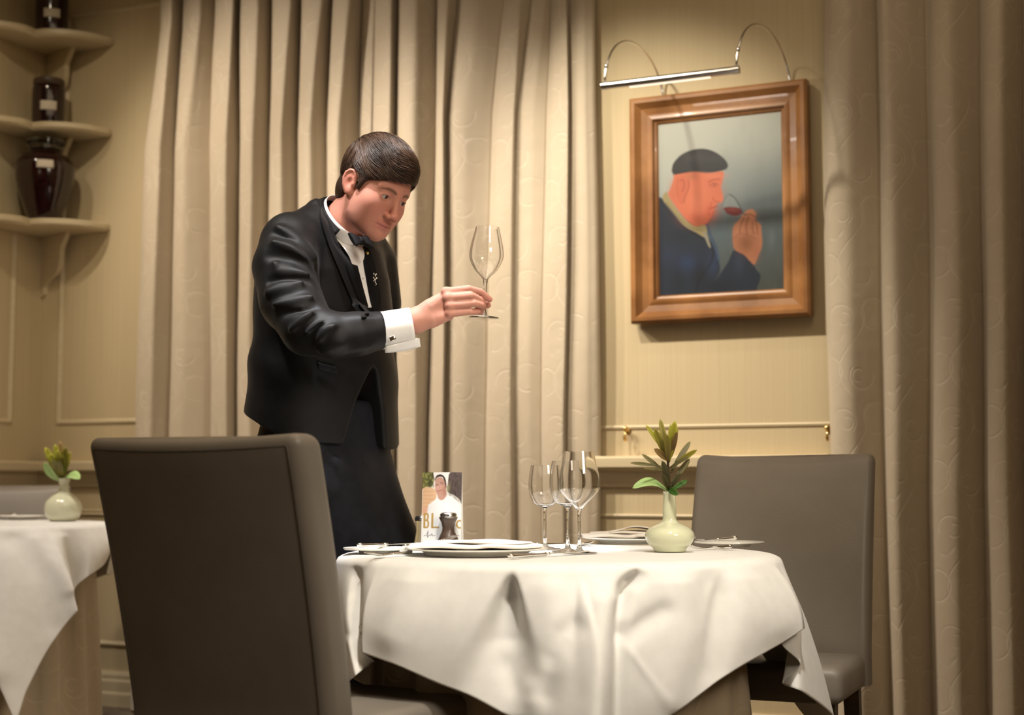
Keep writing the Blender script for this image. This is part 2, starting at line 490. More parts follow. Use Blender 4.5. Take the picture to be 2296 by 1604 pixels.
M['shoe'] = noisy('black_shoe_leather', (0.008, 0.008, 0.008), (0.013, 0.012, 0.012), rough=0.2, coat=0.4)
M['skin'] = vcol('skin', rough=0.55, spec=0.3, sss=0.18, bump=0.10, bscale=900)
M['hair'] = vcol('brown_hair', rough=0.40, spec=0.38)
M['leaf'] = vcol('waxy_leaf', rough=0.5, spec=0.25)
M['paint'] = vcol('oil_paint', rough=0.5, spec=0.3, coat=0.0, bump=0.25, bscale=160)
M['print'] = vcol('printed_card', rough=0.35, spec=0.4)
M['eye'] = vcol('eyeball', rough=0.08, spec=0.6)
M['jarfill'] = noisy('dark_cherries', (0.006, 0.001, 0.0015), (0.022, 0.003, 0.004), (60, 60, 60), 3, 0.3, rough=0.12, coat=0.6)
M['jarlabel'] = noisy('jar_label', (0.55, 0.48, 0.38), (0.62, 0.55, 0.44), rough=0.6)
def glass(name, c=(1, 1, 1), rough=0.0, ior=1.47):
    m, nt, b = newmat(name); setp(b, color=c, rough=rough, trans=1.0, ior=ior)
    no = nt.nodes.new('ShaderNodeTexNoise'); no.inputs['Scale'].default_value = 3
    mr = nt.nodes.new('ShaderNodeMapRange'); mr.inputs[3].default_value = rough; mr.inputs[4].default_value = rough + 0.01
    nt.links.new(no.outputs[0], mr.inputs[0]); nt.links.new(mr.outputs[0], b.inputs['Roughness'])
    return m
M['glass'] = glass('clear_glass')
M['glass_jar'] = glass('jar_glass', (0.9, 0.93, 0.88))
def lampglow():
    m, nt, b = newmat('lamp_glow'); b.inputs['Emission Color'].default_value = (1, 0.85, 0.65, 1); b.inputs['Emission Strength'].default_value = 1.2
    return m
M['glow'] = lampglow()
# ================================================================ THE ROOM
def struct(name, g, mat, M_=None, **k):
    return obj(name, g, mat, M=M_, kind='structure', **k)

def plane_wall(name, u0, n0, u1, n1, z0, z1, mat):
    # thin slab just behind the given wall line (wall coordinates)
    d = Vector((u1 - u0, -(n1 - n0), 0)); ln = d.length
    ang = math.atan2(d.y, d.x)
    g = rbox(ln, 0.1, z1 - z0, 0, c=(ln / 2, 0.05, (z0 + z1) / 2))
    return struct(name, g, mat, WALLM @ Matrix.Translation((u0, -n0, 0)) @ Matrix.Rotation(ang, 4, 'Z'), smooth=False)

plane_wall('wall_back', -0.1, 0, RU + 0.1, 0, 0, CEIL, M['wall'])
plane_wall('wall_left', 0, RN, 0, 0, 0, CEIL, M['wall'])
plane_wall('wall_right', RU, 0, RU, RN, 0, CEIL, M['wall'])
plane_wall('wall_front', RU, RN, 0, RN, 0, CEIL, M['wall'])
struct('floor', rbox(RU + 0.2, RN + 0.2, 0.1, 0, c=(RU / 2, -RN / 2, -0.05)), M['carpet'], WALLM, smooth=False)
struct('ceiling', rbox(RU + 0.2, RN + 0.2, 0.1, 0, c=(RU / 2, -RN / 2, CEIL + 0.05)), M['ceiling'], WALLM, smooth=False)

# chair rail with ledge: profile (n, z)
zr = 1.015
RAIL = [(0, 1.004), (0.058, 1.004), (0.066, 0.996), (0.066, 0.966), (0.058, 0.958), (0.036, 0.950), (0.028, 0.930), (0.014, 0.906), (0.012, 0.896), (0, 0.893)]
struct('trim_1', prism_u(RAIL, 0.0, 0.62), M['trim'], WALLM, smooth=False)
struct('trim_2', move(prism_u(RAIL, 0.0, RN), Matrix.Translation((0, -RN, 0)) @ Matrix.Rotation(PI / 2, 4, 'Z')), M['trim'], WALLM, smooth=False)
def bead(z, h=0.012, d=0.010): return [(0, z), (d * 0.6, z), (d, z - h * 0.4), (d * 0.6, z - h), (0, z - h)]
struct('trim_3', prism_u(bead(1.112, 0.012, 0.007), 2.52, 3.50), M['trim'], WALLM, smooth=False)
struct('trim_10', prism_u(RAIL, 2.52, 3.42), M['trim'], WALLM, smooth=False)
struct('trim_4', prism_u(bead(0.801, 0.012, 0.008), 0.0, RU), M['trim'], WALLM, smooth=False)
def skirting(z0=0.14): return [(0, z0), (0.010, z0), (0.018, z0 - 0.015), (0.018, z0 - 0.03), (0.024, z0 - 0.04), (0.024, 0.06), (0.030, 0.05), (0.030, 0), (0, 0)]
struct('baseboard_back', prism_u(skirting(), 0.0, RU), M['trim'], WALLM, smooth=False)
struct('baseboard_left', move(prism_u(skirting(), 0.0, RN), Matrix.Translation((0, -RN, 0)) @ Matrix.Rotation(PI / 2, 4, 'Z')), M['trim'], WALLM, smooth=False)
# panel mouldings: rectangles of half-round bead
def panel(u0, u1, z0, z1, w=0.022, d=0.010):
    gs = []
    pr = np.array([(0, 0), (d * 0.7, w * 0.1), (d, w * 0.4), (d * 0.5, w * 0.75), (0, w)])  # (n, across)
    ring = [(u0, z0), (u1, z0), (u1, z1), (u0, z1)]
    V = []; 
    for (u, z), (sx, sz) in zip(ring, ((1, 1), (-1, 1), (-1, -1), (1, -1))):
        for n_, a in pr: V.append((u + sx * a, -n_, z + sz * a))
    k = len(pr); Fs = []
    for i in range(4):
        j = (i + 1) % 4
        for q in range(k - 1): Fs.append((i * k + q, j * k + q, j * k + q + 1, i * k + q + 1))
    return np.array(V), Fs
struct('trim_5', panel(0.10, 0.86, 1.16, 2.95), M['trim'], WALLM, smooth=False)
LEFTM = WALLM @ Matrix.Rotation(PI / 2, 4, 'Z')
struct('trim_7', panel(-1.25, -0.16, 1.16, 2.0), M['trim'], LEFTM, smooth=False)
struct('trim_8', panel(0.10, 0.86, 0.24, 0.79), M['trim'], WALLM, smooth=False)
CORN = [(0, CEIL), (0.12, CEIL), (0.12, CEIL - 0.03), (0.09, CEIL - 0.06), (0.05, CEIL - 0.08), (0.03, CEIL - 0.13), (0, CEIL - 0.14)]
struct('trim_9', prism_u(CORN[::-1], 0.0, RU), M['trim'], WALLM, smooth=False)

# ---------------------------------------------------------------- curtains
def curtain(name, label, rows, folds, end, amp_k=1.0, ztop=3.3, zbot=0.012, first=None):
    """folds: per fold, for each row (bright-left px, bright-right px), and depth. Built as one hanging cloth in wall coordinates."""
    zs = []
    ctrl = []          # per row: list of (u, n)
    for r, py in enumerate(rows):
        pts = []
        for f in folds:
            (a, b), amp = f[0][r], f[1] * amp_k
            n0 = 0.05
            ua, z = WP(a, py, n0); ub, _ = WP(b, py, n0 + amp)
            pts.append((ua - 0.004, n0)); pts.append((ua + (ub - ua) * 0.35, n0 + amp * 0.75)); pts.append((ub, n0 + amp))
            nxt = folds[folds.index(f) + 1][0][r][0] if f is not folds[-1] else end[r]
            uc, _ = WP(nxt, py, n0)
            pts.append((ub + (uc - ub) * 0.45, n0 + amp * 0.66))
            pts.append((ub + (uc - ub) * 0.85, n0 + amp * 0.12))
        uc, _ = WP(end[r], py, 0.03)
        pts.append((uc, 0.03)); pts.append((uc - 0.01, 0.012))
        ctrl.append(np.array(pts)); zs.append(WP(700, py, 0.1)[1])
    nz = 110; Z = np.linspace(zbot, ztop, nz)
    o = np.argsort(zs); zs = np.array(zs)[o]; ctrl = np.array(ctrl)[o]
    V = []; ref = None
    for z in Z:
        if z <= zs[0]: c = ctrl[0]
        elif z >= zs[-1]: c = ctrl[-1]
        else:
            i = np.searchsorted(zs, z) - 1; t = (z - zs[i]) / (zs[i + 1] - zs[i])
            c = ctrl[i] * (1 - t) + ctrl[i + 1] * t
        path = smooth_path(c, 7)
        V.append(np.c_[path[:, 0], -path[:, 1], np.full(len(path), z)])
    V = np.array(V)
    # gentle irregularity of hanging cloth
    uu = V[..., 0]; zz = V[..., 2]
    V[..., 1] -= 0.004 * np.sin(uu * 31 + 2.3 * np.sin(zz * 2.1)) * np.sin(zz * 3.3 + uu * 5)
    V[..., 0] += 0.004 * np.sin(zz * 2.7 + uu * 11)
    V[..., 1] = np.minimum(V[..., 1], -0.006)
    mid = V[nz // 2]; arc = np.r_[0, np.cumsum(np.linalg.norm(np.diff(mid, axis=0), axis=1))]
    uv = np.stack([np.broadcast_to(arc, V.shape[:2]), zz], -1).reshape(-1, 2)
    g = grid(V)
    o_ = obj(name, g, M['curtain'], uv=uv)
    o_.matrix_world = WALLM
    return tag(o_, label, 'curtain')

FL = [
 (((370, 383), (334, 352), (315, 332)), 0.10), (((412, 447), (397, 410), (388, 402)), 0.075), (((487, 520), (477, 505), (478, 503)), 0.105),
 (((542, 573), (549, 563), (540, 556)), 0.10), (((612, 650), (610, 626), (610, 628)), 0.10), (((680, 720), (675, 691), (672, 690)), 0.10),
 (((750, 783), (743, 757), (742, 758)), 0.10), (((815, 836), (809, 832), (810, 830)), 0.045), (((839, 875), (838, 870), (838, 870)), 0.085),
 (((893, 930), (892, 922), (893, 930)), 0.085), (((984, 1006), (978, 992), (962, 992)), 0.055), (((1033, 1075), (1003, 1040), (1000, 1035)), 0.035),
 (((1135, 1165), (1110, 1150), (1090, 1140)), 0.035), (((1198, 1225), (1160, 1190), (1155, 1185)), 0.018), (((1238, 1268), (1226, 1270), (1218, 1262)), 0.045),
 (((1278, 1308), (1276, 1308), (1272, 1312)), 0.02)]
curtain('curtain', 'wide pleated beige curtain behind the waiter, left of the framed painting', (10, 300, 950), FL, (1337, 1337, 1346))
FR = [
 (((1851, 1893), (1858, 1905), (1868, 1915)), 0.08), (((1969, 1983), (1982, 2010), (1992, 2015)), 0.09), (((2089, 2127), (2089, 2150), (2087, 2140)), 0.09),
 (((2209, 2245), (2210, 2255), (2208, 2255)), 0.10), (((2300, 2330), (2305, 2335), (2305, 2335)), 0.08), (((2380, 2420), (2380, 2420), (2380, 2420)), 0.10),
 (((2480, 2520), (2480, 2520), (2480, 2520)), 0.09)]
curtain('curtain', 'dim pleated beige curtain with scroll pattern, right of the framed painting', (10, 750, 1100), FR, (2600, 2600, 2600))

# ---------------------------------------------------------------- corner shelves, brackets, jars
def shelf_outline(w=0.365):
    # plan in wall coordinates (u, n): two convex lobes meeting in a shallow cusp in front of the corner
    a = [(0, 0), (w, 0)]
    pts = [(w, 0.03), (w * 0.93, 0.11), (w * 0.78, 0.185), (w * 0.58, 0.235), (0.15, 0.245)]
    p2 = [(0.15, 0.245), (0.155, 0.31), (0.125, 0.38), (0.07, 0.43), (0.0, 0.45)]
    s1 = smooth_path(pts, 8); s2 = smooth_path(p2, 8)
    return [(0, 0), (w, 0)] + [tuple(q) for q in s1] + [tuple(q) for q in s2[1:]]
def corner_shelf(pytop, label):
    _, z = WP(150, pytop, 0.2)
    ol = np.array(shelf_outline())
    w = ol * np.array([1, -1])
    t = thing('corner_shelf', label, 'shelf', WALLM @ Matrix.Translation((0, 0, z)), 'painted corner shelves')
    inner = w * 0.985
    n = len(w)
    V = np.vstack([np.c_[w * 0.97, np.full(n, 0.0)], np.c_[w, np.full(n, -0.006)], np.c_[w, np.full(n, -0.024)], np.c_[w * 0.96, np.full(n, -0.034)]])
    V[:, 0] = np.maximum(V[:, 0], 0.001); V[:, 1] = np.minimum(V[:, 1], -0.001)
    Fs = []
    for r in range(3):
        for i in range(n):
            j = (i + 1) % n; Fs.append((r * n + i, r * n + j, (r + 1) * n + j, (r + 1) * n + i))
    Fs.append(tuple(range(n))[::-1]); Fs.append(tuple(range(3 * n, 4 * n)))
    bm = bmesh.new(); vs = [bm.verts.new(v) for v in V]
    for f in Fs: bm.faces.new([vs[i] for i in f])
    bmesh.ops.recalc_face_normals(bm, faces=bm.faces[:]); bm.verts.index_update()
    g = (np.array([v.co[:] for v in bm.verts]), [tuple(v.index for v in f.verts) for f in bm.faces]); bm.free()
    obj('board', g, M['trim'], t, smooth=False)
    # scrolled bracket standing out from the corner
    prof = smooth_path([(0.0, -0.30), (0.03, -0.285), (0.035, -0.25), (0.075, -0.225), (0.13, -0.20), (0.155, -0.16), (0.16, -0.10), (0.19, -0.06), (0.21, -0.035)], 6)
    ol2 = [(0, -0.035)] + [tuple(p) for p in prof]
    g2 = slab(ol2, -0.011, 0.011, 'y')
    obj('bracket', g2, M['trim'], t, M=Matrix.Rotation(math.radians(-18), 4, 'Z'), smooth=False)
    return t, z
s1, zs1 = corner_shelf(487, 'lowest corner shelf, holding the big round jar')
s2, zs2 = corner_shelf(270, 'middle corner shelf, holding the straight jar with white label')
s3, zs3 = corner_shelf(62, 'highest corner shelf, cut by the top left of the picture')

def jar(kind, u, n, z, label, s=1.0):
    t = thing('preserving_jar', label, 'jar', WALLM @ Matrix.Translation((u, -n, z + 0.001)), None)
    if kind == 'round':
        prof = [(0.0, 0), (0.055, 0), (0.062, 0.006), (0.085, 0.06), (0.112, 0.14), (0.122, 0.20), (0.118, 0.245), (0.095, 0.275), (0.065, 0.29), (0.06, 0.298)]
        lid = [(0.0, 0.298), (0.062, 0.298), (0.068, 0.305), (0.068, 0.318), (0.078, 0.322), (0.080, 0.345), (0.072, 0.352), (0.0, 0.356)]
        lab = (0.1205, 0.205, 0.24, 0.28, 'round')
    else:
        prof = [(0.0, 0), (0.052, 0), (0.06, 0.008), (0.061, 0.135), (0.055, 0.15), (0.05, 0.154)]
        lid = [(0.0, 0.154), (0.056, 0.154), (0.058, 0.158), (0.058, 0.176), (0.054, 0.18), (0.0, 0.181)]
        lab = (0.0615, 0.05, 0.085, 0.5, 'straight')
    p2 = smooth_path(prof[1:], 4); p2 = np.vstack([[0.0001, 0], p2])
    obj('glass_body', move(lathe(p2 * s, 48), Matrix.Identity(4)), M['jarfill'], t, angle=50)
    obj('stopper' if kind == 'round' else 'lid', lathe(np.array(lid) * s + np.array([1e-4, 0]), 40), M['glass_jar'] if kind == 'round' else M['pepperwood'], t, angle=40)
    # paper label wrapped on the front
    r0, za, zb, span, _ = lab
    dirn = math.atan2(*(np.array([[0, 1.]]) @ np.array([[1, 0], [0, 1]]))[0][::-1])
    # direction to the camera in wall coordinates
    pos = wl(u, n, z); v = Vector((0, 0, 0)) - pos; au = v.dot(U3); an = v.dot(N3); base = math.atan2(-an, au)
    V = []
    for zz in np.linspace(za, zb, 6):
        r = np.interp(zz, p2[:, 1], p2[:, 0]) + 0.0015
        for a in np.linspace(base - span, base + span, 12): V.append((r * s * math.cos(a), r * s * math.sin(a), zz * s))
    g = grid(np.array(V).reshape(6, 12, 3))
    obj('paper_label', thick(g, 0.0006), M['jarlabel'], t)
    return t
def place_on(px, py, z):
    q = PZ(px, py, z); return float((q - Cn) @ Un), float((q - Cn) @ Nn)
u_, n_ = 0.155, 0.155
u_, n_ = place_on(99, 482, zs1); n_ = min(n_, 0.19); u_ = max(u_, 0.13); jar('round', 0.145, 0.16, zs1, 'big round jar of dark fruit with small label, on lowest corner shelf')
jar('straight', 0.145, 0.15, zs2, 'straight jar of dark fruit with white label, on middle corner shelf', 1.12)
jar('straight', 0.15, 0.15, zs3, 'dark jar with pale label, on highest corner shelf', 1.12)

# ---------------------------------------------------------------- brass hooks on the pier
for px, py, lab in ((1404, 966, 'brass hook on the wall, left below the painting, behind the plant'), (1856, 964, 'brass hook on the wall, beside the right curtain')):
    u, z = WP(px, py, 0.02)
    t = thing('wall_hook', lab, 'hook', WALLM @ Matrix.Translation((u, 0, z)), 'brass wall hooks')
    obj('back_plate', move(lathe([(0.0001, 0), (0.012, 0), (0.012, 0.003), (0.006, 0.006), (0.0001, 0.006)], 24), Matrix.Rotation(PI / 2, 4, 'X')), M['brass'], t, angle=40)
    obj('hook_arm', tube(smooth_path([(0, -0.004, 0), (0, -0.022, -0.004), (0, -0.03, -0.018), (0, -0.022, -0.03), (0, -0.034, -0.036), (0, -0.044, -0.02)], 6), 0.0038, 8), M['brass'], t)
    g = lathe([(0.0001, -0.011), (0.006, -0.009), (0.0105, -0.003), (0.0105, 0.003), (0.006, 0.009), (0.0001, 0.011)], 24)
    obj('ball_end', move(g, Matrix.Translation((0, -0.026, 0.006))), M['brass'], t)

# ---------------------------------------------------------------- the framed painting
def inpoly(q, poly):
    x, y = q[:, 0], q[:, 1]; ins = np.zeros(len(q), bool); n = len(poly)
    for i in range(n):
        x1, y1 = poly[i]; x2, y2 = poly[(i + 1) % n]
        c = ((y1 > y) != (y2 > y)); ins ^= c & (x < (x2 - x1) * (y - y1) / (y2 - y1 + 1e-12) + x1)
    return ins
def polydist(q, poly, closed=True):
    d = np.full(len(q), 1e9); n = len(poly)
    for i in range(n if closed else n - 1):
        a = poly[i]; b = poly[(i + 1) % n]; ab = b - a
        t = np.clip(((q - a) @ ab) / (ab @ ab + 1e-12), 0, 1)
        d = np.minimum(d, np.linalg.norm(q - a - t[:, None] * ab, axis=1))
    return d
def lin(c): 
    c = np.asarray(c, float) / 255.0
    return np.where(c < 0.04045, c / 12.92, ((c + 0.055) / 1.055) ** 2.4)
class Canvas:
    def __init__(s, q): s.q = q; s.c = np.zeros((len(q), 3))
    def fill(s, pts, colr, soft=6, smooth=True, alpha=1.0):
        p = np.asarray(pts, float)
        if smooth: p = smooth_path(np.vstack([p, p[:1]]), 5)[:-1]
        sd = polydist(s.q, p) * np.where(inpoly(s.q, p), -1, 1)
        a = np.clip(0.5 - sd / soft, 0, 1)[:, None] * alpha
        s.c = s.c * (1 - a) + lin(colr) * a
    def line(s, pts, colr, w=4, soft=4, alpha=1.0):
        p = smooth_path(np.asarray(pts, float), 5)
        d = polydist(s.q, p, False)
        a = np.clip(1 - (d - w * 0.5) / soft, 0, 1)[:, None] * alpha
        s.c = s.c * (1 - a) + lin(colr) * a
    def blob(s, x, y, rx, ry, colr, alpha=0.5):
        a = np.exp(-(((s.q[:, 0] - x) / rx) ** 2 + ((s.q[:, 1] - y) / ry) ** 2))[:, None] * alpha
        s.c = s.c * (1 - a) + lin(colr) * a

def bilin(TL, TR, BR, BL, S, Tt):
    TL, TR, BR, BL = map(np.array, (TL, TR, BR, BL)); S = S[:, None]; Tt = Tt[:, None]
    return (TL * (1 - S) + TR * S) * (1 - Tt) + (BL * (1 - S) + BR * S) * Tt

# outer frame corners on the wall
uL, zTL = WP(1417, 226, 0.03); uR, zTR = WP(1812, 181, 0.03); _, zBL = WP(1423, 727, 0.03); _, zBR = WP(1820, 709, 0.03)
zT = (zTL + zTR) / 2; zB = (zBL + zBR) / 2; uR = uR - 0.0
PW, PH = uR - uL, zT - zB
FW = 0.099
PC = WALLM @ Matrix.Translation(((uL + uR) / 2, 0, (zT + zB) / 2))
pic = thing('framed_painting', 'framed oil painting of a man in a beret sniffing red wine', 'painting', PC)
prof = [(0.0, 0.0), (0.0, 0.045), (0.008, 0.052), (0.020, 0.052), (0.028, 0.044), (0.040, 0.034), (0.062, 0.030), (0.070, 0.033), (0.080, 0.033), (0.086, 0.022), (0.092, 0.020), (0.095, 0.015), (FW, 0.012), (FW, 0.0)]
def frame_side(L, prof, M_):
    """mitred bar of length L along x, outside edge at y=0 growing inward (+y), depth towards viewer"""
    k = len(prof); V = []
    for sgn, x0 in ((1, -L / 2), (-1, L / 2)):
        for w, d in prof: V.append((x0 + sgn * w, w, d))
    Fs = [(i, i + 1, k + i + 1, k + i) for i in range(k - 1)] + [(k - 1, 0, k, 2 * k - 1)]
    V = np.array(V)
    return move((V, [f[::-1] for f in Fs]), M_)
def side(L, ang, cx, cz):
    # local: x along, y inward, z out -> wall object space: (x, -out, z)
    A = Matrix(((1, 0, 0, 0), (0, 0, -1, 0), (0, 1, 0, 0), (0, 0, 0, 1)))
    return Matrix.Translation((cx, -0.012, cz)) @ Matrix.Rotation(ang, 4, 'Y') @ A
for L, ang, cx, cz in ((PW, 0, 0, -PH / 2), (PW, PI, 0, PH / 2), (PH, PI / 2, -PW / 2, 0), (PH, -PI / 2, PW / 2, 0)):
    obj('frame_side', frame_side(L, prof, side(L, ang, cx, cz)), M['frame'], pic, smooth=True, angle=28)
obj('backing_board', rbox(PW - 0.04, 0.012, PH - 0.04, 0.002, c=(0, -0.007, 0)), M['darkwood'], pic, smooth=False)
nx, ny = 230, 320
cw, chh = PW - 2 * FW + 0.006, PH - 2 * FW + 0.006
S, Tt = np.meshgrid((np.arange(nx) + 0.0) / (nx - 1), (np.arange(ny) + 0.0) / (ny - 1))
S = S.ravel(); Tt = Tt.ravel()
cv = Canvas(bilin((133, 168), (1133, 65), (1142, 1505), (145, 1552), S, Tt))
# ground: pale top falling to slate blue, horizon band
yy = Tt; 
def lerpc(t, stops):
    t = np.asarray(t); xs = [s[0] for s in stops]; cs = np.array([lin(s[1]) for s in stops])
    return np.stack([np.interp(t, xs, cs[:, i]) for i in range(3)], 1)
cv.c = lerpc(yy + 0.10 * (S - 0.4), [(0, (196, 198, 188)), (0.22, (176, 180, 172)), (0.38, (140, 148, 146)), (0.50, (112, 122, 124)), (0.54, (90, 100, 104)), (0.75, (84, 96, 100)), (1, (72, 78, 76))])
cv.blob(330, 520, 260, 330, (192, 194, 184), 0.75); cv.blob(180, 680, 90, 200, (178, 184, 178), 0.6)
cv.blob(760, 600, 120, 200, (150, 158, 158), 0.5); cv.blob(1050, 880, 120, 40, (86, 92, 92), 0.6); cv.blob(1050, 1090, 30, 70, (108, 118, 120), 0.5)
cv.blob(640, 1050, 80, 120, (84, 102, 112), 0.6); cv.blob(990, 930, 60, 60, (84, 88, 88), 0.6)
r2 = np.random.default_rng(3)
for k in range(60):
    cv.blob(r2.uniform(650, 1130), r2.uniform(80, 1500), r2.uniform(15, 40), r2.uniform(40, 130), (120 + r2.uniform(-40, 40),) * 3, 0.05)
# coat
cv.fill([(120, 760), (165, 765), (240, 860), (345, 985), (450, 1045), (540, 1080), (600, 1180), (640, 1340), (600, 1430), (700, 1290), (745, 1195), (800, 1200), (880, 1270), (930, 1350), (962, 1400), (930, 1500), (900, 1560), (120, 1590)], (34, 44, 60), 8)
cv.blob(380, 1290, 90, 70, (44, 66, 110), 0.55); cv.blob(220, 1220, 80, 70, (40, 56, 88), 0.4); cv.blob(580, 1300, 50, 90, (46, 66, 104), 0.5); cv.blob(790, 1290, 40, 90, (52, 66, 90), 0.5)
cv.blob(470, 1380, 60, 120, (20, 24, 32), 0.6); cv.blob(300, 1420, 50, 120, (24, 30, 40), 0.5); cv.blob(640, 1480, 120, 60, (22, 28, 38), 0.6); cv.blob(330, 1060, 110, 60, (26, 34, 46), 0.6); cv.blob(200, 930, 50, 100, (26, 34, 48), 0.5)
cv.line([(150, 790), (260, 930), (380, 1030), (520, 1110), (590, 1200)], (20, 26, 34), 5, 8, 0.7)
cv.line([(590, 1200), (560, 1300), (470, 1420), (440, 1540)], (18, 22, 30), 6, 10, 0.6)
cv.line([(540, 980), (560, 1060), (600, 1150), (625, 1260)], (52, 74, 108), 12, 10, 0.8)
# neck and face
cv.fill([(262, 575), (400, 548), (560, 560), (668, 552), (660, 640), (650, 680), (668, 760), (655, 800), (612, 808), (618, 830), (595, 850), (590, 880), (560, 935), (520, 980), (450, 1000), (380, 950), (300, 860), (218, 740), (235, 690), (258, 620)], (214, 118, 88), 8)
cv.blob(470, 780, 120, 120, (222, 130, 98), 0.7); cv.blob(560, 880, 60, 70, (196, 92, 66), 0.7); cv.blob(420, 930, 90, 50, (204, 104, 78), 0.6)
cv.blob(600, 700, 60, 90, (208, 112, 84), 0.5); cv.blob(260, 720, 40, 90, (196, 112, 84), 0.6); cv.blob(410, 590, 60, 30, (176, 112, 80), 0.6); cv.blob(600, 585, 80, 22, (222, 136, 104), 0.6)
cv.line([(548, 636), (590, 618), (640, 612)], (168, 84, 58), 5, 7, 0.7); cv.line([(555, 660), (585, 645), (625, 655), (600, 672), (562, 668)], (160, 84, 62), 4, 5, 0.6); cv.blob(596, 656, 10, 8, (90, 60, 50), 0.7)
cv.line([(585, 760), (600, 790), (640, 800)], (176, 84, 60), 5, 6, 0.6); cv.line([(560, 850), (590, 842), (618, 828)], (150, 60, 46), 5, 5, 0.8); cv.line([(575, 800), (560, 850), (552, 900)], (184, 92, 66), 5, 7, 0.6)
cv.line([(540, 975), (570, 930), (596, 870)], (170, 80, 60), 5, 7, 0.5); cv.line([(380, 948), (450, 992), (520, 978)], (164, 84, 62), 6, 8, 0.5)
# ear
cv.fill([(300, 600), (340, 585), (375, 610), (382, 670), (362, 720), (345, 770), (335, 808), (308, 800), (300, 730), (288, 660)], (206, 112, 84), 6)
cv.line([(385, 620), (388, 680), (362, 740), (345, 800)], (160, 80, 60), 5, 6, 0.7); cv.line([(320, 620), (345, 625), (350, 670), (335, 710)], (158, 76, 58), 6, 6, 0.6); cv.line([(298, 600), (288, 670), (300, 760)], (176, 92, 70), 4, 5, 0.6)
# beret
cv.fill([(245, 545), (262, 480), (330, 410), (430, 370), (525, 366), (610, 395), (680, 450), (708, 500), (690, 530), (620, 550), (540, 556), (430, 548), (330, 562), (268, 572)], (50, 50, 52), 8)
cv.blob(440, 440, 90, 40, (72, 72, 74), 0.6); cv.blob(600, 450, 60, 30, (66, 66, 68), 0.5); cv.line([(262, 568), (420, 548), (560, 554), (690, 528)], (34, 34, 38), 8, 8, 0.6)
# shirt collar
cv.fill([(170, 745), (205, 712), (225, 760), (300, 870), (380, 960), (450, 995), (522, 985), (535, 1060), (520, 1085), (450, 1045), (350, 985), (250, 870), (180, 790)], (160, 146, 104), 6)
cv.line([(200, 800), (290, 910), (400, 1000), (500, 1030)], (120, 108, 74), 4, 6, 0.6); cv.fill([(500, 1040), (530, 1050), (565, 1160), (545, 1150)], (150, 146, 130), 6)
# hand
cv.fill([(822, 900), (860, 866), (905, 862), (930, 900), (925, 945), (965, 985), (970, 1040), (975, 1150), (945, 1230), (915, 1305), (880, 1280), (830, 1225), (760, 1185), (742, 1110), (748, 1000), (790, 950)], (176, 116, 84), 8)
cv.blob(850, 1130, 70, 80, (122, 74, 44), 0.75); cv.blob(930, 1200, 30, 70, (168, 100, 74), 0.5); cv.blob(800, 1010, 40, 50, (196, 132, 100), 0.5); cv.blob(900, 920, 30, 40, (196, 128, 98), 0.5)
for l in ([(835, 930), (805, 990), (800, 1050)], [(870, 920), (850, 990), (855, 1060)], [(905, 960), (900, 1020), (912, 1060)], [(925, 945), (935, 1000), (940, 1060)], [(840, 905), (880, 900), (925, 920)]): cv.line(l, (118, 68, 46), 4, 6, 0.7)
cv.line([(745, 1100), (800, 1055), (860, 1070), (930, 1100)], (136, 84, 58), 4, 10, 0.4)
# glass of wine
cv.fill([(705, 735), (750, 750), (790, 810), (822, 885), (790, 912), (740, 912), (690, 890), (664, 850), (668, 800)], (138, 146, 146), 5, alpha=0.6)
cv.fill([(668, 845), (720, 838), (800, 850), (822, 885), (790, 908), (740, 912), (695, 893)], (102, 34, 30), 5); cv.blob(745, 862, 40, 14, (140, 60, 46), 0.5)
cv.line([(715, 735), (760, 765), (795, 825), (825, 890)], (58, 60, 64), 4, 4, 0.9); cv.line([(700, 740), (668, 800), (664, 850), (700, 895), (760, 914)], (96, 104, 108), 3, 4, 0.7)
cv.line([(822, 890), (850, 905)], (90, 90, 90), 5, 4, 0.8)
V = np.c_[(S - 0.5) * cw, np.full(len(S), -0.0255), (0.5 - Tt) * chh]
g = grid(V.reshape(ny, nx, 3)); 
obj('canvas', (g[0], g[1]), M['paint'], pic, smooth=False, col=cv.c * 0.70)

# picture light: chrome bar on two arched arms
lamp = thing('picture_light', 'slim chrome picture light on two arched arms above the painting', 'lamp', PC)
uc = (uL + uR) / 2; zc = (zT + zB) / 2
def loc(px, py, n): u, z = WP(px, py, n); return np.array([u - uc, -n, z - zc])
nbar = 0.46
b0 = loc(1352, 193, nbar); b1 = loc(1655, 157, nbar); zb = (b0[2] + b1[2]) / 2; b0[2] = b1[2] = zb
g = tube([b0 + [-0.0, 0, 0], b0 * 0.999 + b1 * 0.001, b1 * 0.999 + b0 * 0.001, b1], [0.010, 0.0125, 0.0125, 0.010], 24)
obj('light_bar', g, M['chrome'], lamp, angle=40)
g = tube([b1 + [-0.016, 0, 0], b1 + [0.004, 0, 0]], 0.0135, 24); obj('end_cap', g, M['chrome'], lamp, angle=40)
g = tube([b0 + [0.016, 0, 0], b0 + [-0.004, 0, 0]], 0.0135, 24); obj('end_cap', g, M['chrome'], lamp, angle=40)
mid = (b0 + b1) / 2; obj('lamp_tube', rbox(abs(b1[0] - b0[0]) * 0.6, 0.012, 0.005, 0.002, c=tuple(mid + [0, 0.003, -0.0125])), M['glow'], lamp)
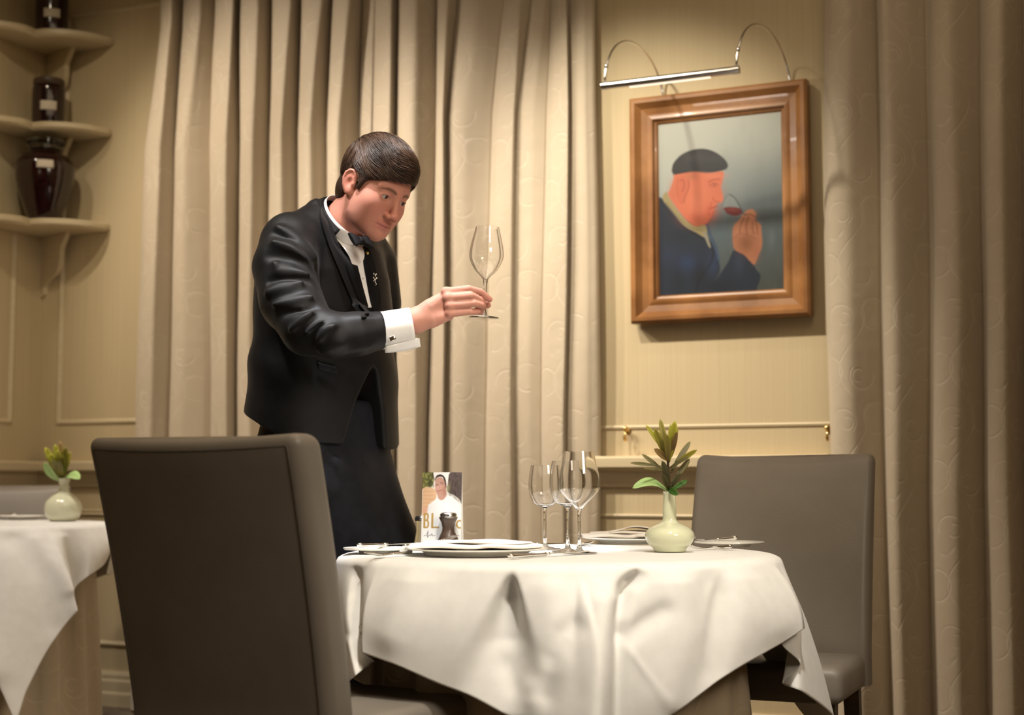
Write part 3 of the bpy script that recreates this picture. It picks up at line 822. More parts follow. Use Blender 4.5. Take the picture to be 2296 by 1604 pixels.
for e0, x1 in ((b0 + [0.006, 0, 0.010], loc(1483, 213, 0.04)), (b1 + [-0.006, 0, 0.010], loc(1769, 183, 0.04))):
    x1 = x1.copy(); x1[2] = PH / 2 - 0.02; x1[1] = -0.012
    pts = []
    for t in np.linspace(0, 1, 40):
        a = PI * t
        y = e0[1] + (x1[1] - e0[1]) * (0.5 - 0.5 * math.cos(a)); zlin = e0[2] + (x1[2] - e0[2]) * t
        xx = e0[0] + (x1[0] - e0[0]) * t
        pts.append((xx, y, zlin + 0.176 * math.sin(a) ** 0.85))
    obj('arm', tube(pts, 0.0038, 10), M['chrome'], lamp)
    obj('arm_joint', tube([np.array(pts[3]) - [0, 0, 0.004], np.array(pts[3]) + [0, 0, 0.01]], 0.006, 12), M['chrome'], lamp)
li = bpy.data.lights.new('picture_lamp', 'AREA'); li.shape = 'RECTANGLE'; li.size = 0.36; li.size_y = 0.012; li.energy = 0.9; li.color = (1.0, 0.93, 0.82)
lo = bpy.data.objects.new('picture_lamp', li); C.objects.link(lo); lo.parent = lamp
lo.matrix_local = Matrix.Translation(tuple(mid + [0, 0, -0.022])) @ Matrix.Rotation(math.radians(38), 4, 'X')
# ================================================================ TABLES AND CLOTHS
ZT = 0.750
TC = np.array([0.105, 3.37]); TR = 0.482
LC = np.array([-1.90, 5.15]); LR = 0.485; ZL = 0.772

def table(label, c, r, z):
    t = thing('dining_table', label, 'table', T(c[0], c[1], 0), 'round cloth-covered dining tables')
    obj('tabletop', lathe([(0.0001, z - 0.032), (r - 0.012, z - 0.032), (r - 0.006, z - 0.02), (r - 0.006, z - 0.012), (r - 0.012, z - 0.006), (0.0001, z - 0.006)], 64), M['darkwood'], t, angle=40)
    obj('column', lathe([(0.0001, 0.05), (0.05, 0.05), (0.045, 0.12), (0.03, 0.2), (0.035, 0.45), (0.03, 0.6), (0.06, z - 0.034), (0.0001, z - 0.034)], 32), M['darkwood'], t, angle=60)
    obj('base', lathe([(0.0001, 0.001), (0.26, 0.001), (0.26, 0.02), (0.08, 0.05), (0.0001, 0.052)], 48), M['darkwood'], t, angle=40)
    return t
table('round dining table under the white cloth beside the waiter', TC, TR, ZT)
table('round dining table at the left edge, with the smaller flower vase on it', LC, LR, ZL)

def hermite_cols(keys, n):
    """keys: (theta, [vals...], sharp) -> dense interpolation in key parameter; sharp keys make cusps"""
    th = np.array([k[0] for k in keys], float); val = np.array([k[1] for k in keys], float)
    m = len(keys); D = np.column_stack([th, val]); tg = np.zeros_like(D)
    for i in range(m):
        a = D[max(i - 1, 0)]; b = D[min(i + 1, m - 1)]
        tg[i] = (b - a) * 0.5
        if keys[i][2]: tg[i] = 0.0
    out = []
    for i in range(m - 1):
        cnt = n
        for t in np.linspace(0, 1, cnt, endpoint=False):
            h00 = 2 * t ** 3 - 3 * t * t + 1; h10 = t ** 3 - 2 * t * t + t; h01 = -2 * t ** 3 + 3 * t * t; h11 = t ** 3 - t * t
            v = h00 * D[i] + h10 * tg[i] + h01 * D[i + 1] + h11 * tg[i + 1]
            if keys[i][2] or keys[i + 1][2]:
                # straighter runs next to a cusp
                l = D[i] * (1 - t) + D[i + 1] * t; v = v * 0.35 + l * 0.65
            out.append(v)
    out.append(D[-1]); return np.array(out)

def topcloth(name, label, c, R, z, keys, strokes, cones=(), n=14, nt=56, lift=0.0, soft=0.03):
    cols = hermite_cols(keys, n)
    th = np.radians(cols[:, 0]); hem = cols[:, 1:4]
    m = len(cols)
    rad = np.stack([np.sin(th), -np.cos(th), np.zeros(m)], 1)
    rim = np.stack([c[0] + R * rad[:, 0], c[1] + R * rad[:, 1], np.full(m, z)], 1)
    rows = []
    for s in np.linspace(0.03, 0.93, 12): rows.append(np.stack([c[0] + R * s * rad[:, 0], c[1] + R * s * rad[:, 1], np.full(m, z + lift)], 1))
    Pc = rim + rad * 0.018 + np.array([0, 0, -0.012])
    P0 = rim - rad * 0.02
    for a in np.linspace(0, 0.9, 5):
        q = (1 - a) ** 2 * P0 + 2 * a * (1 - a) * (rim + rad * 0.004) + a * a * (Pc); rows.append(q)
    for t in np.linspace(0, 1, nt)[1:]:
        te = t
        lin_ = Pc + (hem - Pc) * te
        bulge = rad * (0.020 * math.sin(PI * te) ** 1.0 * soft / 0.03)[:, None] if False else rad * (0.016 * math.sin(PI * te))
        rows.append(lin_ + bulge)
    V = np.array(rows)
    V[12, :] = V[12, :]
    # hand-laid folds: push along the outward direction
    flat = V.reshape(-1, 3)
    rel = relief_px(flat, strokes).reshape(V.shape[:2])
    w = np.clip((z - V[..., 2] - 0.008) / 0.03, 0, 1) ** 1.2
    qx, qy = proj(flat)
    for (ax_, ay_, slope, grow, amp, y1, y2) in cones:
        dy = np.maximum(qy - ay_, 0); cxx = ax_ + slope * dy; hw = 3 + grow * dy
        env = np.clip(dy / 70, 0, 1) * np.clip((y2 - qy) / (y2 - y1), 0, 1)
        rel = rel + (amp * env * np.exp(-np.abs((qx - cxx) / hw) ** 3.6)).reshape(V.shape[:2])
    edge = 1.0
    front = (V[..., 1] < c[1] + 0.15)
    V += (rel * w * front)[..., None] * np.array([rad * [1, 1, 0]])
    g = thick(grid(V), 0.0012)
    # close the tiny hole in the middle
    o = obj(name, g, M['linen'])
    return tag(o, label, 'tablecloth')

def hp(px, py, Y): return tuple(P(px, py, Y))
def hr(px, py, r, c=None):
    c = TC if c is None else c
    d = raydir(px, py); d = d / d[1]
    # |d*Y - c|^2 = r^2 in plan, near side
    A = d[0] ** 2 + 1; B_ = -2 * (d[0] * c[0] + c[1]); C_ = c[0] ** 2 + c[1] ** 2 - r * r
    D_ = B_ * B_ - 4 * A * C_
    Y = (-B_ - math.sqrt(D_)) / (2 * A) if D_ > 0 else -B_ / (2 * A)
    return tuple(np.array([0, 0, CZ]) + d * Y)

K = []
def back_keys(c, R, a0, a1, n, out, zc, zz):
    r = []
    for i, a in enumerate(np.linspace(a0, a1, n)):
        t = math.radians(a); rr = R + out + 0.03 * math.sin(i * 1.9)
        zq = zc + zz * math.cos(i * 1.1)
        r.append((a, (c[0] + rr * math.sin(t), c[1] - rr * math.cos(t), zq), False))
    return r
keys = [(-84, hp(752, 1560, 3.30), False), (-73, hp(770, 1540, 3.18), False), (-63, hr(797, 1515, 0.585), False), (-57, hr(838, 1484, 0.525), True), (-49, hr(812, 1464, 0.575), True),
        (-38, hr(880, 1488, 0.57), False), (-27, hr(965, 1526, 0.56), False), (-17, hr(1060, 1567, 0.553), False), (-8, hr(1150, 1612, 0.553), False), (-1, hr(1215, 1645, 0.585), False),
        (6, hr(1275, 1672, 0.63), False), (11, hr(1330, 1700, 0.64), False), (15, hr(1388, 1700, 0.575), False), (20, hr(1425, 1662, 0.555), False), (31, hr(1505, 1600, 0.56), False),
        (46, hr(1645, 1508, 0.57), False), (63, hr(1803, 1409, 0.575), True), (68, hr(1748, 1440, 0.53), False), (73, hr(1795, 1490, 0.565), False), (78, hr(1755, 1532, 0.525), False),
        (83, hr(1800, 1552, 0.57), False), (92, hp(1868, 1606, 3.30), False), (99, hp(1862, 1640, 3.42), False), (108, hp(1800, 1600, 3.55), False)]
keys += back_keys(TC, TR, 118, 264, 12, 0.06, 0.46, 0.06)
keys += [(276, hp(752, 1560, 3.30), False)]
strokes = [([(795, 1280), (790, 1420)], 13, -0.016), ([(1440, 1270), (1412, 1300)], 9, -0.014), ([(1235, 1330), (1245, 1480)], 40, 0.010),
           ([(1432, 1285), (1404, 1320), (1392, 1390), (1392, 1640)], 17, -0.034), ([(1346, 1350), (1338, 1470), (1330, 1640)], 34, 0.026),
           ([(1485, 1372), (1440, 1400), (1404, 1430)], 22, -0.010), ([(1290, 1405), (1262, 1425), (1240, 1470)], 26, -0.012), ([(1235, 1500), (1225, 1560)], 24, -0.008),
           ([(1130, 1500), (1150, 1540)], 26, -0.007), ([(1185, 1545), (1190, 1570)], 26, 0.009),
           ([(935, 1290), (880, 1420)], 46, 0.012), ([(1510, 1280), (1525, 1420), (1500, 1560)], 50, 0.014), ([(1660, 1290), (1740, 1400)], 46, 0.010), ([(1590, 1290), (1600, 1500)], 34, -0.006),
           ([(1320, 1290), (1380, 1345)], 7, 0.0025), ([(1400, 1440), (1500, 1590)], 8, 0.003)]
topcloth('tablecloth', 'white linen cloth draped over the round table beside the waiter', TC, TR, ZT, keys, strokes, [(1148, 1272, -0.14, 0.31, -0.050, 1440, 1600), (1300, 1284, 0.1, 0.12, 0.010, 1400, 1560), (1620, 1262, 0.06, 0.25, -0.010, 1400, 1560)])
keys = [(-60, hp(-220, 1400, 4.9), False), (-35, hp(-140, 1380, 4.72), False), (-15, hp(-60, 1450, 4.62), False), (2, hp(5, 1540, 4.58), False), (12, hp(34, 1614, 4.55), False), (22, hp(62, 1545, 4.60), False),
        (34, hp(112, 1450, 4.66), False), (50, hp(171, 1370, 4.70), True), (56, hp(148, 1330, 4.90), True), (68, hp(196, 1294, 4.90), False), (80, hp(232, 1268, 4.98), False), (90, hp(250, 1238, 5.10), False), (100, hp(240, 1290, 5.3), False)]
keys += back_keys(LC, LR, 118, 280, 10, 0.05, 0.55, 0.05) + [(300, hp(-220, 1400, 4.9), False)]
strokes = [([(80, 1205), (140, 1300), (168, 1365)], 16, 0.010), ([(30, 1210), (95, 1300), (120, 1400)], 26, -0.008), ([(132, 1205), (136, 1260), (152, 1320)], 16, 0.014),
           ([(15, 1250), (5, 1500)], 30, 0.012)]
topcloth('tablecloth', 'white linen cloth on the table at the left edge', LC, LR, ZL, keys, strokes)

def underskirt(label, c, r0, z, n, seed, amp=0.016):
    r2 = np.random.default_rng(seed); th = np.linspace(0, 2 * PI, 721)[:-1]
    ph = r2.uniform(0, 6.28, 4)
    wav = np.sin(n * th + ph[0] + 0.9 * np.sin(3 * th + ph[1])) * 0.7 + 0.4 * np.sin((n * 1.0 + 7) * th + ph[2])
    wav = np.sign(wav) * np.abs(wav) ** 0.8
    V = []; Z = np.linspace(z, 0.012, 40)
    for q in Z:
        t = (z - q) / z; r = r0 + 0.045 * t + amp * wav * min(1, t * 2.2)
        V.append(np.stack([c[0] + r * np.sin(th), c[1] - r * np.cos(th), np.full(720, q)], 1))
    V = np.array(V).transpose(1, 0, 2)
    arc = np.r_[0, np.cumsum(np.linalg.norm(np.diff(V[:, -1], axis=0), axis=1))]
    uv = np.stack([np.broadcast_to(arc[:, None], V.shape[:2]), V[..., 2]], -1).reshape(-1, 2)
    o = obj('table_skirt', grid(V, True), M['skirt'], uv=uv)
    return tag(o, label, 'table skirt')
underskirt('beige scroll-patterned skirt to the floor under the white cloth, beside the waiter', TC, 0.405, ZT - 0.006, 16, 4)
underskirt('beige scroll-patterned skirt to the floor on the table at the left edge', LC, 0.43, ZL - 0.006, 16, 9)

# ================================================================ CHAIRS
def sec(w, t, r, n=10):
    """rounded rectangle outline, width w (x) thickness t (y)"""
    pts = []
    for cx, cy, a0 in ((w / 2 - r, t / 2 - r, 0), (-w / 2 + r, t / 2 - r, PI / 2), (-w / 2 + r, -t / 2 + r, PI), (w / 2 - r, -t / 2 + r, 1.5 * PI)):
        for a in np.linspace(a0, a0 + PI / 2, n): pts.append((cx + r * math.cos(a), cy + r * math.sin(a)))
    # extra points along long sides for bending
    out = []
    for i in range(len(pts)):
        a = np.array(pts[i]); b = np.array(pts[(i + 1) % len(pts)])
        k = (14 if i % (2 * n) == n - 1 else 3) if i % n == n - 1 else 1
        for j in range(k): out.append(a + (b - a) * j / k)
    return np.array(out)
def chair(label, x, y, face, top=0.98, w=0.47, sd=0.42, rec=0.128, taper=0.0, dip=0.010, group='taupe leather dining chairs'):
    """face: direction the sitter looks, radians from +Y clockwise. local +y = forward, origin under the middle of the backrest bottom"""
    t = thing('dining_chair', label, 'chair', T(x, y, 0, -face), group)
    th = 0.075; zb = 0.40; H = top - zb
    def bend(p, v):
        # p (k,2) section at height fraction v -> 3-D
        k = len(p); z = zb + H * v
        xx = p[:, 0]; cy = 0.020 * (1 - (2 * xx / w) ** 2) * 1.0      # back panel wraps the sitter slightly
        yy = p[:, 1] - cy - rec * max(0, (z - 0.47)) / (top - 0.47) ** 1.0 * (0.75 + 0.25 * v)
        yy = yy + np.where(p[:, 1] > th * 0.3, 0.020 * math.sin(PI * min(1, v * 1.02)) ** 0.7 * (1 - (2 * xx / w) ** 4), 0)
        zz = z - dip * (1 - (2 * xx / w) ** 2) * v ** 3
        return np.stack([xx, yy, zz], 1)
    rows = []; rc = 0.026
    vs = list(np.linspace(0, 1 - rc / H, 16))
    for v in vs: rows.append(bend(sec(w * (1 - taper * (1 - v)), th, 0.022), v))
    for a in np.linspace(0, PI / 2, 7)[1:]:
        s = rc * (1 - math.cos(a)) * 0.98
        rows.append(bend(sec(w - 2 * s * 0.8, th - 2 * s, max(0.022 - s * 0.8, 0.0015)), 1 - rc / H + rc * math.sin(a) / H))
    V = np.array(rows); m, n, _ = V.shape
    idx = np.arange(m * n).reshape(m, n); nxt = np.roll(idx, -1, 1)
    q = [tuple(f) for f in np.stack([idx[:-1], nxt[:-1], nxt[1:], idx[1:]], -1).reshape(-1, 4)]
    q += [tuple(idx[0][::-1])]
    # top cap: fan of strips
    q += [tuple(idx[-1])]
    obj('backrest', (V.reshape(-1, 3), q), M['leather'], t, angle=60)
    # welt seams along both faces
    for sgn in (-1,):
        pts = []
        for v in np.linspace(0.0, 0.955, 14): pts.append(bend(np.array([[-w * (1 - taper * (1 - v)) / 2 + 0.022, sgn * th / 2]]), v)[0])
        for xx in np.linspace(-w / 2 + 0.026, w / 2 - 0.026, 12): pts.append(bend(np.array([[xx, sgn * (th / 2 - 0.001)]]), 0.962)[0])
        for v in np.linspace(0.955, 0.0, 14): pts.append(bend(np.array([[w * (1 - taper * (1 - v)) / 2 - 0.022, sgn * th / 2]]), v)[0])
        obj('seam', tube(pts, 0.0016, 6), M['seam'], t)
    # seat cushion: rounded, swelling
    sw, sh = w - 0.005, 0.085
    S_, T_ = np.meshgrid(np.linspace(-1, 1, 25), np.linspace(-1, 1, 25))
    top_ = np.stack([S_ * sw / 2, 0.05 + sd / 2 + T_ * sd / 2, 0.455 + 0.012 * (1 - S_ ** 2) * (1 - T_ ** 4)], -1)
    g = rbox(sw, sd, sh, 0.024, 4, c=(0, 0.03 + sd / 2, 0.437))
    V = g[0]; sel = V[:, 2] > 0.447; V[:, 2] += np.where(sel, 0.008 * (1 - (2 * V[:, 0] / sw) ** 2), 0)
    obj('seat', g, M['leather'], t, angle=60)
    for sx in (-1, 1):
        for yy, lean in ((sd - 0.03, 0.0), (-0.01, -0.07)):
            Vl = []
            a, b = 0.020, 0.014
            for zz, s, l in ((0.40, a, 0), (0.001, b, lean)):
                cx = sx * (sw / 2 - 0.045); cy = yy + l
                Vl += [(cx - s, cy - s, zz), (cx + s, cy - s, zz), (cx + s, cy + s, zz), (cx - s, cy + s, zz)]
            Fl = [(0, 1, 2, 3), (7, 6, 5, 4)] + [(i, 4 + i, 4 + (i + 1) % 4, (i + 1) % 4) for i in range(4)]
            obj('leg', (np.array(Vl), Fl), M['darkwood'], t, smooth=False)
    return t
# backrest centres at floor level of the back panel (see camera notes: 33 deg, 20 deg)
chair('taupe leather dining chair in front, seen from behind, left of the white table', -0.508, 2.80, math.radians(31), top=0.993, w=0.515, rec=0.125, taper=0.05, sd=0.41)
chair('taupe leather dining chair behind the table, right of the flower vase', 0.682, 3.86, math.radians(180 + 23), top=0.987, w=0.478, rec=0.150, taper=-0.015, sd=0.33)
chair('grey-brown chair behind the table at the left edge, only its top showing', -1.965, 5.72, math.radians(180 - 4), top=0.905, w=0.46, rec=0.10)

# ================================================================ TABLEWARE
def on(px, py, z=ZT): return PZ(px, py, z)
def plate(name, label, px, py, r, z=ZT, foot=0.62, h=0.020, group=None, napk=None, white=True):
    q = on(px, py, z)
    t = thing(name, label, 'plate', T(q[0], q[1], z + 0.0016), group)
    prof = [(0.0001, 0.003), (r * foot - 0.006, 0.003), (r * foot - 0.004, 0.0), (r * foot, 0.0), (r * foot + 0.002, 0.005), (r * 0.8, 0.011), (r * 0.97, h - 0.003), (r, h - 0.001), (r * 0.995, h + 0.001),
            (r * 0.96, h), (r * 0.72, 0.010), (r * 0.66, 0.0065), (0.0001, 0.006)]
    obj('dish', lathe(prof, 96), M['china'], t, angle=50)
    return t, q
plate('charger_plate', 'large cream plate with folded napkin, front left on the table', 1068, 1246, 0.155, foot=0.72, h=0.0145, group='large dinner plates')
plate('charger_plate', 'large cream plate behind the flower vase, with folded napkin', 1432, 1219, 0.150, foot=0.72, h=0.0145, group='large dinner plates')
plate('side_plate', 'small cream side plate at the left end, under a knife', 850, 1242, 0.080, foot=0.55, h=0.011, group='small side plates')
plate('side_plate', 'small cream side plate right of the flower vase, under a knife', 1635, 1227, 0.086, foot=0.6, h=0.011, group='small side plates')
plate('side_plate', 'cream plate on the table at the left edge, left of the vase', 52, 1166, 0.085, z=ZL, foot=0.6, h=0.014)

def napkin(label, M_, L=0.30, W=0.15, seed=0, wings=2):
    """a soft folded napkin: stacked flattened folds"""
    r2 = np.random.default_rng(seed)
    t = thing('folded_napkin', label, 'napkin', M_, 'folded linen napkins')
    def wing(x0, x1, w, zb, hh, tilt, peak):
        V = []
        for i, x in enumerate(np.linspace(x0, x1, 24)):
            s = i / 23.0; env = math.sin(PI * min(max(s * 0.94 + 0.03, 0), 1)) ** 0.35
            row = []
            for a in np.linspace(0, 2 * PI, 28, endpoint=False):
                cx = math.copysign(abs(math.cos(a)) ** 0.6, math.cos(a)); sz = math.copysign(abs(math.sin(a)) ** 0.8, math.sin(a))
                y = cx * w * 0.5 * env + tilt * (s - 0.5)
                z = zb + hh * (0.5 + 0.5 * sz) * (0.55 + 0.45 * env) + peak * math.sin(PI * s) ** 2 * (0.5 + 0.5 * sz) * (0.6 + 0.4 * cx * 0)
                row.append((x, y, z + 0.0015 * math.sin(9 * s + 2 * cx)))
            V.append(row)
        V = np.array(V); m, n, _ = V.shape
        idx = np.arange(m * n).reshape(m, n); nx_ = np.roll(idx, -1, 1)
        q = [tuple(f) for f in np.stack([idx[:-1], idx[1:], nx_[1:], nx_[:-1]], -1).reshape(-1, 4)]
        q += [tuple(idx[0]), tuple(idx[-1][::-1])]
        return V.reshape(-1, 3), q
    obj('fold', wing(-L / 2, L * 0.16, W, 0.0, 0.0115, 0.01, 0.001), M['napkin'], t, angle=70)
    obj('fold', wing(-L * 0.12, L / 2, W * 0.9, 0.0005, 0.0110, -0.015, 0.0005), M['napkin'], t, angle=70)
    obj('fold', wing(-L * 0.40, L * 0.42, W * 0.7, 0.0100, 0.005, -0.01, 0.007), M['napkin'], t, angle=70)
    return t
q = on(1068, 1243); napkin('folded napkin lying across the large plate, front left on the table', T(q[0] + 0.0, q[1] + 0.01, ZT + 0.0125, -0.05), 0.295, 0.17, 1)
q = on(1425, 1217)
t = napkin('folded napkin on the large plate behind the flower vase', T(q[0] - 0.02, q[1] + 0.01, ZT + 0.0125, 0.06), 0.25, 0.15, 2)
# raised corner of the back napkin
Vt = np.array([(-0.04, -0.03, 0.010), (0.10, -0.03, 0.010), (0.10, 0.04, 0.010), (-0.04, 0.04, 0.010), (0.0, 0.0, 0.022), (0.075, 0.01, 0.018)])
g = grid(np.array([[(-0.055 + 0.15 * a, -0.045 + 0.08 * b, 0.0165 + 0.016 * math.sin(PI * a) ** 1.5 * (1 - 0.4 * b)) for b in np.linspace(0, 1, 8)] for a in np.linspace(0, 1, 16)]))
obj('fold', thick(g, 0.002), M['napkin'], t)

def cutlery(kind, label, tip, end, z, L=None, group=None, roll=0.0, lift=0.004, name=None):
    """laid from end (handle) to tip, both 3-D points at table height"""
    a = np.array(end, float); b = np.array(tip, float); L = L or np.linalg.norm(b - a)
    ang = math.atan2(b[1] - a[1], b[0] - a[0]); pit = -math.asin(np.clip((b[2] - a[2]) / L, -0.9, 0.9))
    Mx = Matrix.Translation(tuple(a)) @ Matrix.Rotation(ang, 4, 'Z') @ Matrix.Rotation(pit, 4, 'Y')
    t = thing(name or kind, label, kind, Mx, group)
    hl = L * 0.46
    # handle: swelling ornate grip
    xs = np.array([0, 0.004, 0.012, 0.022, 0.05, hl * 0.7, hl * 0.93, hl]); rs = np.array([0.002, 0.0072, 0.0085, 0.0075, 0.0062, 0.0048, 0.0052, 0.003])
    pth = np.stack([np.linspace(0, hl, 24), np.zeros(24), np.full(24, 0.005)], 1)
    obj('handle', tube(pth, np.interp(pth[:, 0], xs, rs), 14, flat=0.55), M['silver'], t)
    obj('finial', move(lathe([(0.0001, -0.004), (0.006, -0.002), (0.0075, 0.001), (0.004, 0.004), (0.0001, 0.005)], 16), Matrix.Translation((0.006, 0, 0.0065))), M['silver'], t)
    if kind == 'knife':
        obj('collar', tube([(hl - 0.006, 0, 0.005), (hl + 0.006, 0, 0.005)], [0.0058, 0.0045], 14, flat=0.7), M['silver'], t)
        ol = [(hl, -0.005), (L * 0.9, -0.0085), (L * 0.985, -0.003), (L, 0.003), (L * 0.97, 0.0075), (hl + 0.02, 0.0075), (hl, 0.004)]
        obj('blade', slab(ol, 0.0038, 0.0056), M['silver'], t, smooth=False)
    else:
        n0 = hl; zc = lambda x: 0.005 + 0.010 * math.sin(PI * np.clip((x - hl) / (L - hl), 0, 1)) * -0.25 + 0.006 * max(0, (x - hl) / (L - hl)) ** 2
        pth = np.array([(x, 0, zc(x)) for x in np.linspace(hl - 0.004, L * 0.66, 10)])
        obj('neck', tube(pth, np.linspace(0.0035, 0.0032, 10), 10, flat=0.6), M['silver'], t)
        xs = np.linspace(L * 0.64, L * 0.78, 8); wv = [0.003, 0.007, 0.0105, 0.012, 0.0122, 0.012, 0.0118, 0.0115]
        if kind == 'fork':
            V = np.array([[(x, s * w, zc(x) - 0.002 * (1 - s * s)) for s in np.linspace(-1, 1, 7)] for x, w in zip(xs, wv)])
            obj('root', thick(grid(V), 0.0015), M['silver'], t)
            for k in range(4):
                y = (k - 1.5) * 0.0070
                pth = np.array([(x, y * (1 - 0.05 * (x - xs[-1]) / (L - xs[-1])), zc(x) + 0.0004) for x in np.linspace(xs[-1] - 0.004, L, 8)])
                obj('tine', tube(pth, np.linspace(0.0016, 0.0009, 8), 8), M['silver'], t)
        else:
            V = []
            for x in np.linspace(L * 0.64, L, 14):
                s0 = (x - L * 0.64) / (L * 0.36); w = 0.017 * math.sin(PI * (0.06 + 0.94 * s0) ** 0.8) ** 0.6 if s0 < 1 else 0.001
                V.append([(x, s * max(w, 0.001), zc(x) - 0.006 * (1 - s * s) * math.sin(PI * s0)) for s in np.linspace(-1, 1, 9)])
            obj('bowl', thick(grid(np.array(V)), 0.0014), M['silver'], t)
    return t
def up(p, dz): p = np.array(p, float); p[2] += dz; return p
z1 = ZT + 0.0125
cutlery('knife', 'butter knife across the side plate at the left end of the table', PZ(935, 1223, z1 + 0.001), PZ(802, 1229, z1), z1)
cutlery('fork', 'fork lying at the front left table edge, beside the side plate', on(826, 1254) + [0, 0, 0.002], on(905, 1247) + [0, 0, 0.002] + np.array([0.015, 0.01, 0]), ZT)
cutlery('fork', 'fork standing tines up behind the large plate, below the pepper mill', P(975, 1213, 3.52), P(905, 1231, 3.45), ZT, L=0.17)
cutlery('knife', 'knife right of the large front plate, its handle towards the camera', on(1322, 1243) + [0, 0, 0.002], on(1141, 1256) + [0, 0, 0.002], ZT)
cutlery('spoon', 'spoon between the wine glasses and the back plate', on(1335, 1224) + [0, 0, 0.002], on(1200, 1228) + [0, 0, 0.002], ZT)
cutlery('knife', 'knife resting on the side plate right of the vase', PZ(1560, 1219, z1 + 0.001), PZ(1652, 1212, z1 + 0.012), z1)
cutlery('knife', 'knife on the back table edge, behind the flower vase', on(1590, 1218) + [0, 0, 0.004], on(1500, 1217) + [0, 0, 0.004], ZT)
cutlery('fork', 'fork half hidden on the right side of the flower vase', on(1545, 1236) + [0, 0, 0.002], on(1640, 1233) + [0, 0, 0.002], ZT)
cutlery('knife', 'knife on the plate on the left edge table', PZ(-60, 1158, ZL + 0.018), PZ(36, 1158, ZL + 0.018), ZL)

# ---------------------------------------------------------------- glasses
def wine_glass(label, Mx, H, bowl, foot=0.037, th=0.0008, kind='open', group=None, stem_h=None):
    """bowl: outer profile [(r, z)] from stem top to rim in metres"""
    t = thing('wine_glass', label, 'glass', Mx, group)
    b = smooth_path(bowl, 7)
    sh = bowl[0][1]
    outer = [(0.0001, 0.0), (foot - 0.001, 0.0), (foot, 0.0006), (foot - 0.001, 0.0013), (foot * 0.6, 0.0028), (foot * 0.25, 0.006), (0.0055, 0.013), (0.0040, 0.022), (0.0036, sh * 0.5), (0.0038, sh - 0.012), (0.0055, sh - 0.003)]
    outer = smooth_path(outer[3:], 4); outer = np.vstack([[(0.0001, 0.0), (foot - 0.001, 0.0), (foot, 0.0006)], outer])
    inner = b.copy(); d = np.gradient(b, axis=0); nrm = np.stack([-d[:, 1], d[:, 0]], 1); nrm /= np.linalg.norm(nrm, axis=1)[:, None]
    k = np.linspace(0, 1, len(b)); inner = b + nrm * (th + 0.0022 * np.exp(-k * 9))[:, None]
    inner = inner[inner[:, 0] > 0.0006]
    inner = inner[inner[:, 1] > sh + 0.003]
    prof = np.vstack([outer[:-1], b[1:], inner[::-1], [(0.0001, inner[0][1] - 0.0004)]])
    obj('glass_body', lathe(prof, 64), M['glass'], t, angle=80)
    return t
def gl(px, py, sc_=1.0, z=ZT): q = on(px, py, z); return T(q[0], q[1], z + 0.002)
small = [(0.0045, 0.098), (0.014, 0.101), (0.024, 0.110), (0.0315, 0.128), (0.0335, 0.148), (0.0325, 0.170), (0.0300, 0.188), (0.0285, 0.197)]
big = [(0.0045, 0.094), (0.016, 0.108), (0.030, 0.122), (0.0435, 0.138), (0.0455, 0.150), (0.0435, 0.172), (0.0375, 0.203), (0.0335, 0.224)]
wine_glass('smaller wine glass, leftmost of the three standing on the table', gl(1222, 1233), 0.197, [(r * 1.16, z) for r, z in small], group='wine glasses standing on the table')
wine_glass('wine glass in the middle of the three standing on the table', gl(1273, 1239), 0.205, [(r * 1.24, z * 1.04) for r, z in small], group='wine glasses standing on the table')
wine_glass('tall pointed wine glass, rightmost and nearest of the three on the table', gl(1299, 1243), 0.224, big, foot=0.040, group='wine glasses standing on the table')
HG = P(1085, 713, 3.50)
tulip = [(0.0045, 0.090), (0.013, 0.101), (0.026, 0.114), (0.0365, 0.132), (0.0415, 0.150), (0.0395, 0.172), (0.0330, 0.200), (0.0285, 0.219)]
HGM = T(HG[0], HG[1], HG[2], 0, 0, math.radians(2.2)); 
wine_glass('wine glass held up by its stem in the waiter\'s hand', HGM, 0.219, tulip, foot=0.036)

# ---------------------------------------------------------------- pepper mill, leaflet, salt mill
q = PZ(1005, 1225, ZT)
t = thing('pepper_mill', 'waisted brown pepper mill with chrome cap, in front of the leaflet', 'pepper mill', T(q[0], q[1], ZT + 0.002))
obj('glass_base', lathe([(0.0001, 0), (0.0245, 0), (0.0255, 0.002), (0.0255, 0.010), (0.024, 0.012), (0.0001, 0.012)], 40), M['glass'], t, angle=40)
obj('body', lathe([(0.0001, 0.0125), (0.025, 0.0125), (0.0255, 0.015), (0.0215, 0.024), (0.0165, 0.034), (0.0150, 0.043), (0.0175, 0.056), (0.0215, 0.064), (0.0225, 0.0665), (0.0001, 0.0665)], 40), M['pepperwood'], t, angle=50)
obj('chrome_cap', lathe([(0.0001, 0.067), (0.0240, 0.067), (0.0240, 0.0705), (0.0215, 0.0715), (0.0215, 0.078), (0.018, 0.0815), (0.009, 0.0835), (0.0001, 0.084)], 40), M['chrome'], t, angle=50)
q = PZ(957, 1221.5, ZT)
t = thing('salt_mill', 'clear salt mill with chrome cap, mostly hidden behind the leaflet', 'salt mill', T(q[0] - 0.012, q[1] + 0.0, ZT + 0.002))
obj('glass_body', lathe([(0.0001, 0), (0.020, 0), (0.021, 0.003), (0.016, 0.03), (0.017, 0.058), (0.0001, 0.058)], 32), M['glass_jar'], t, angle=50)
obj('chrome_cap', lathe([(0.0001, 0.0585), (0.019, 0.0585), (0.019, 0.066), (0.014, 0.072), (0.0001, 0.074)], 32), M['chrome'], t, angle=50)

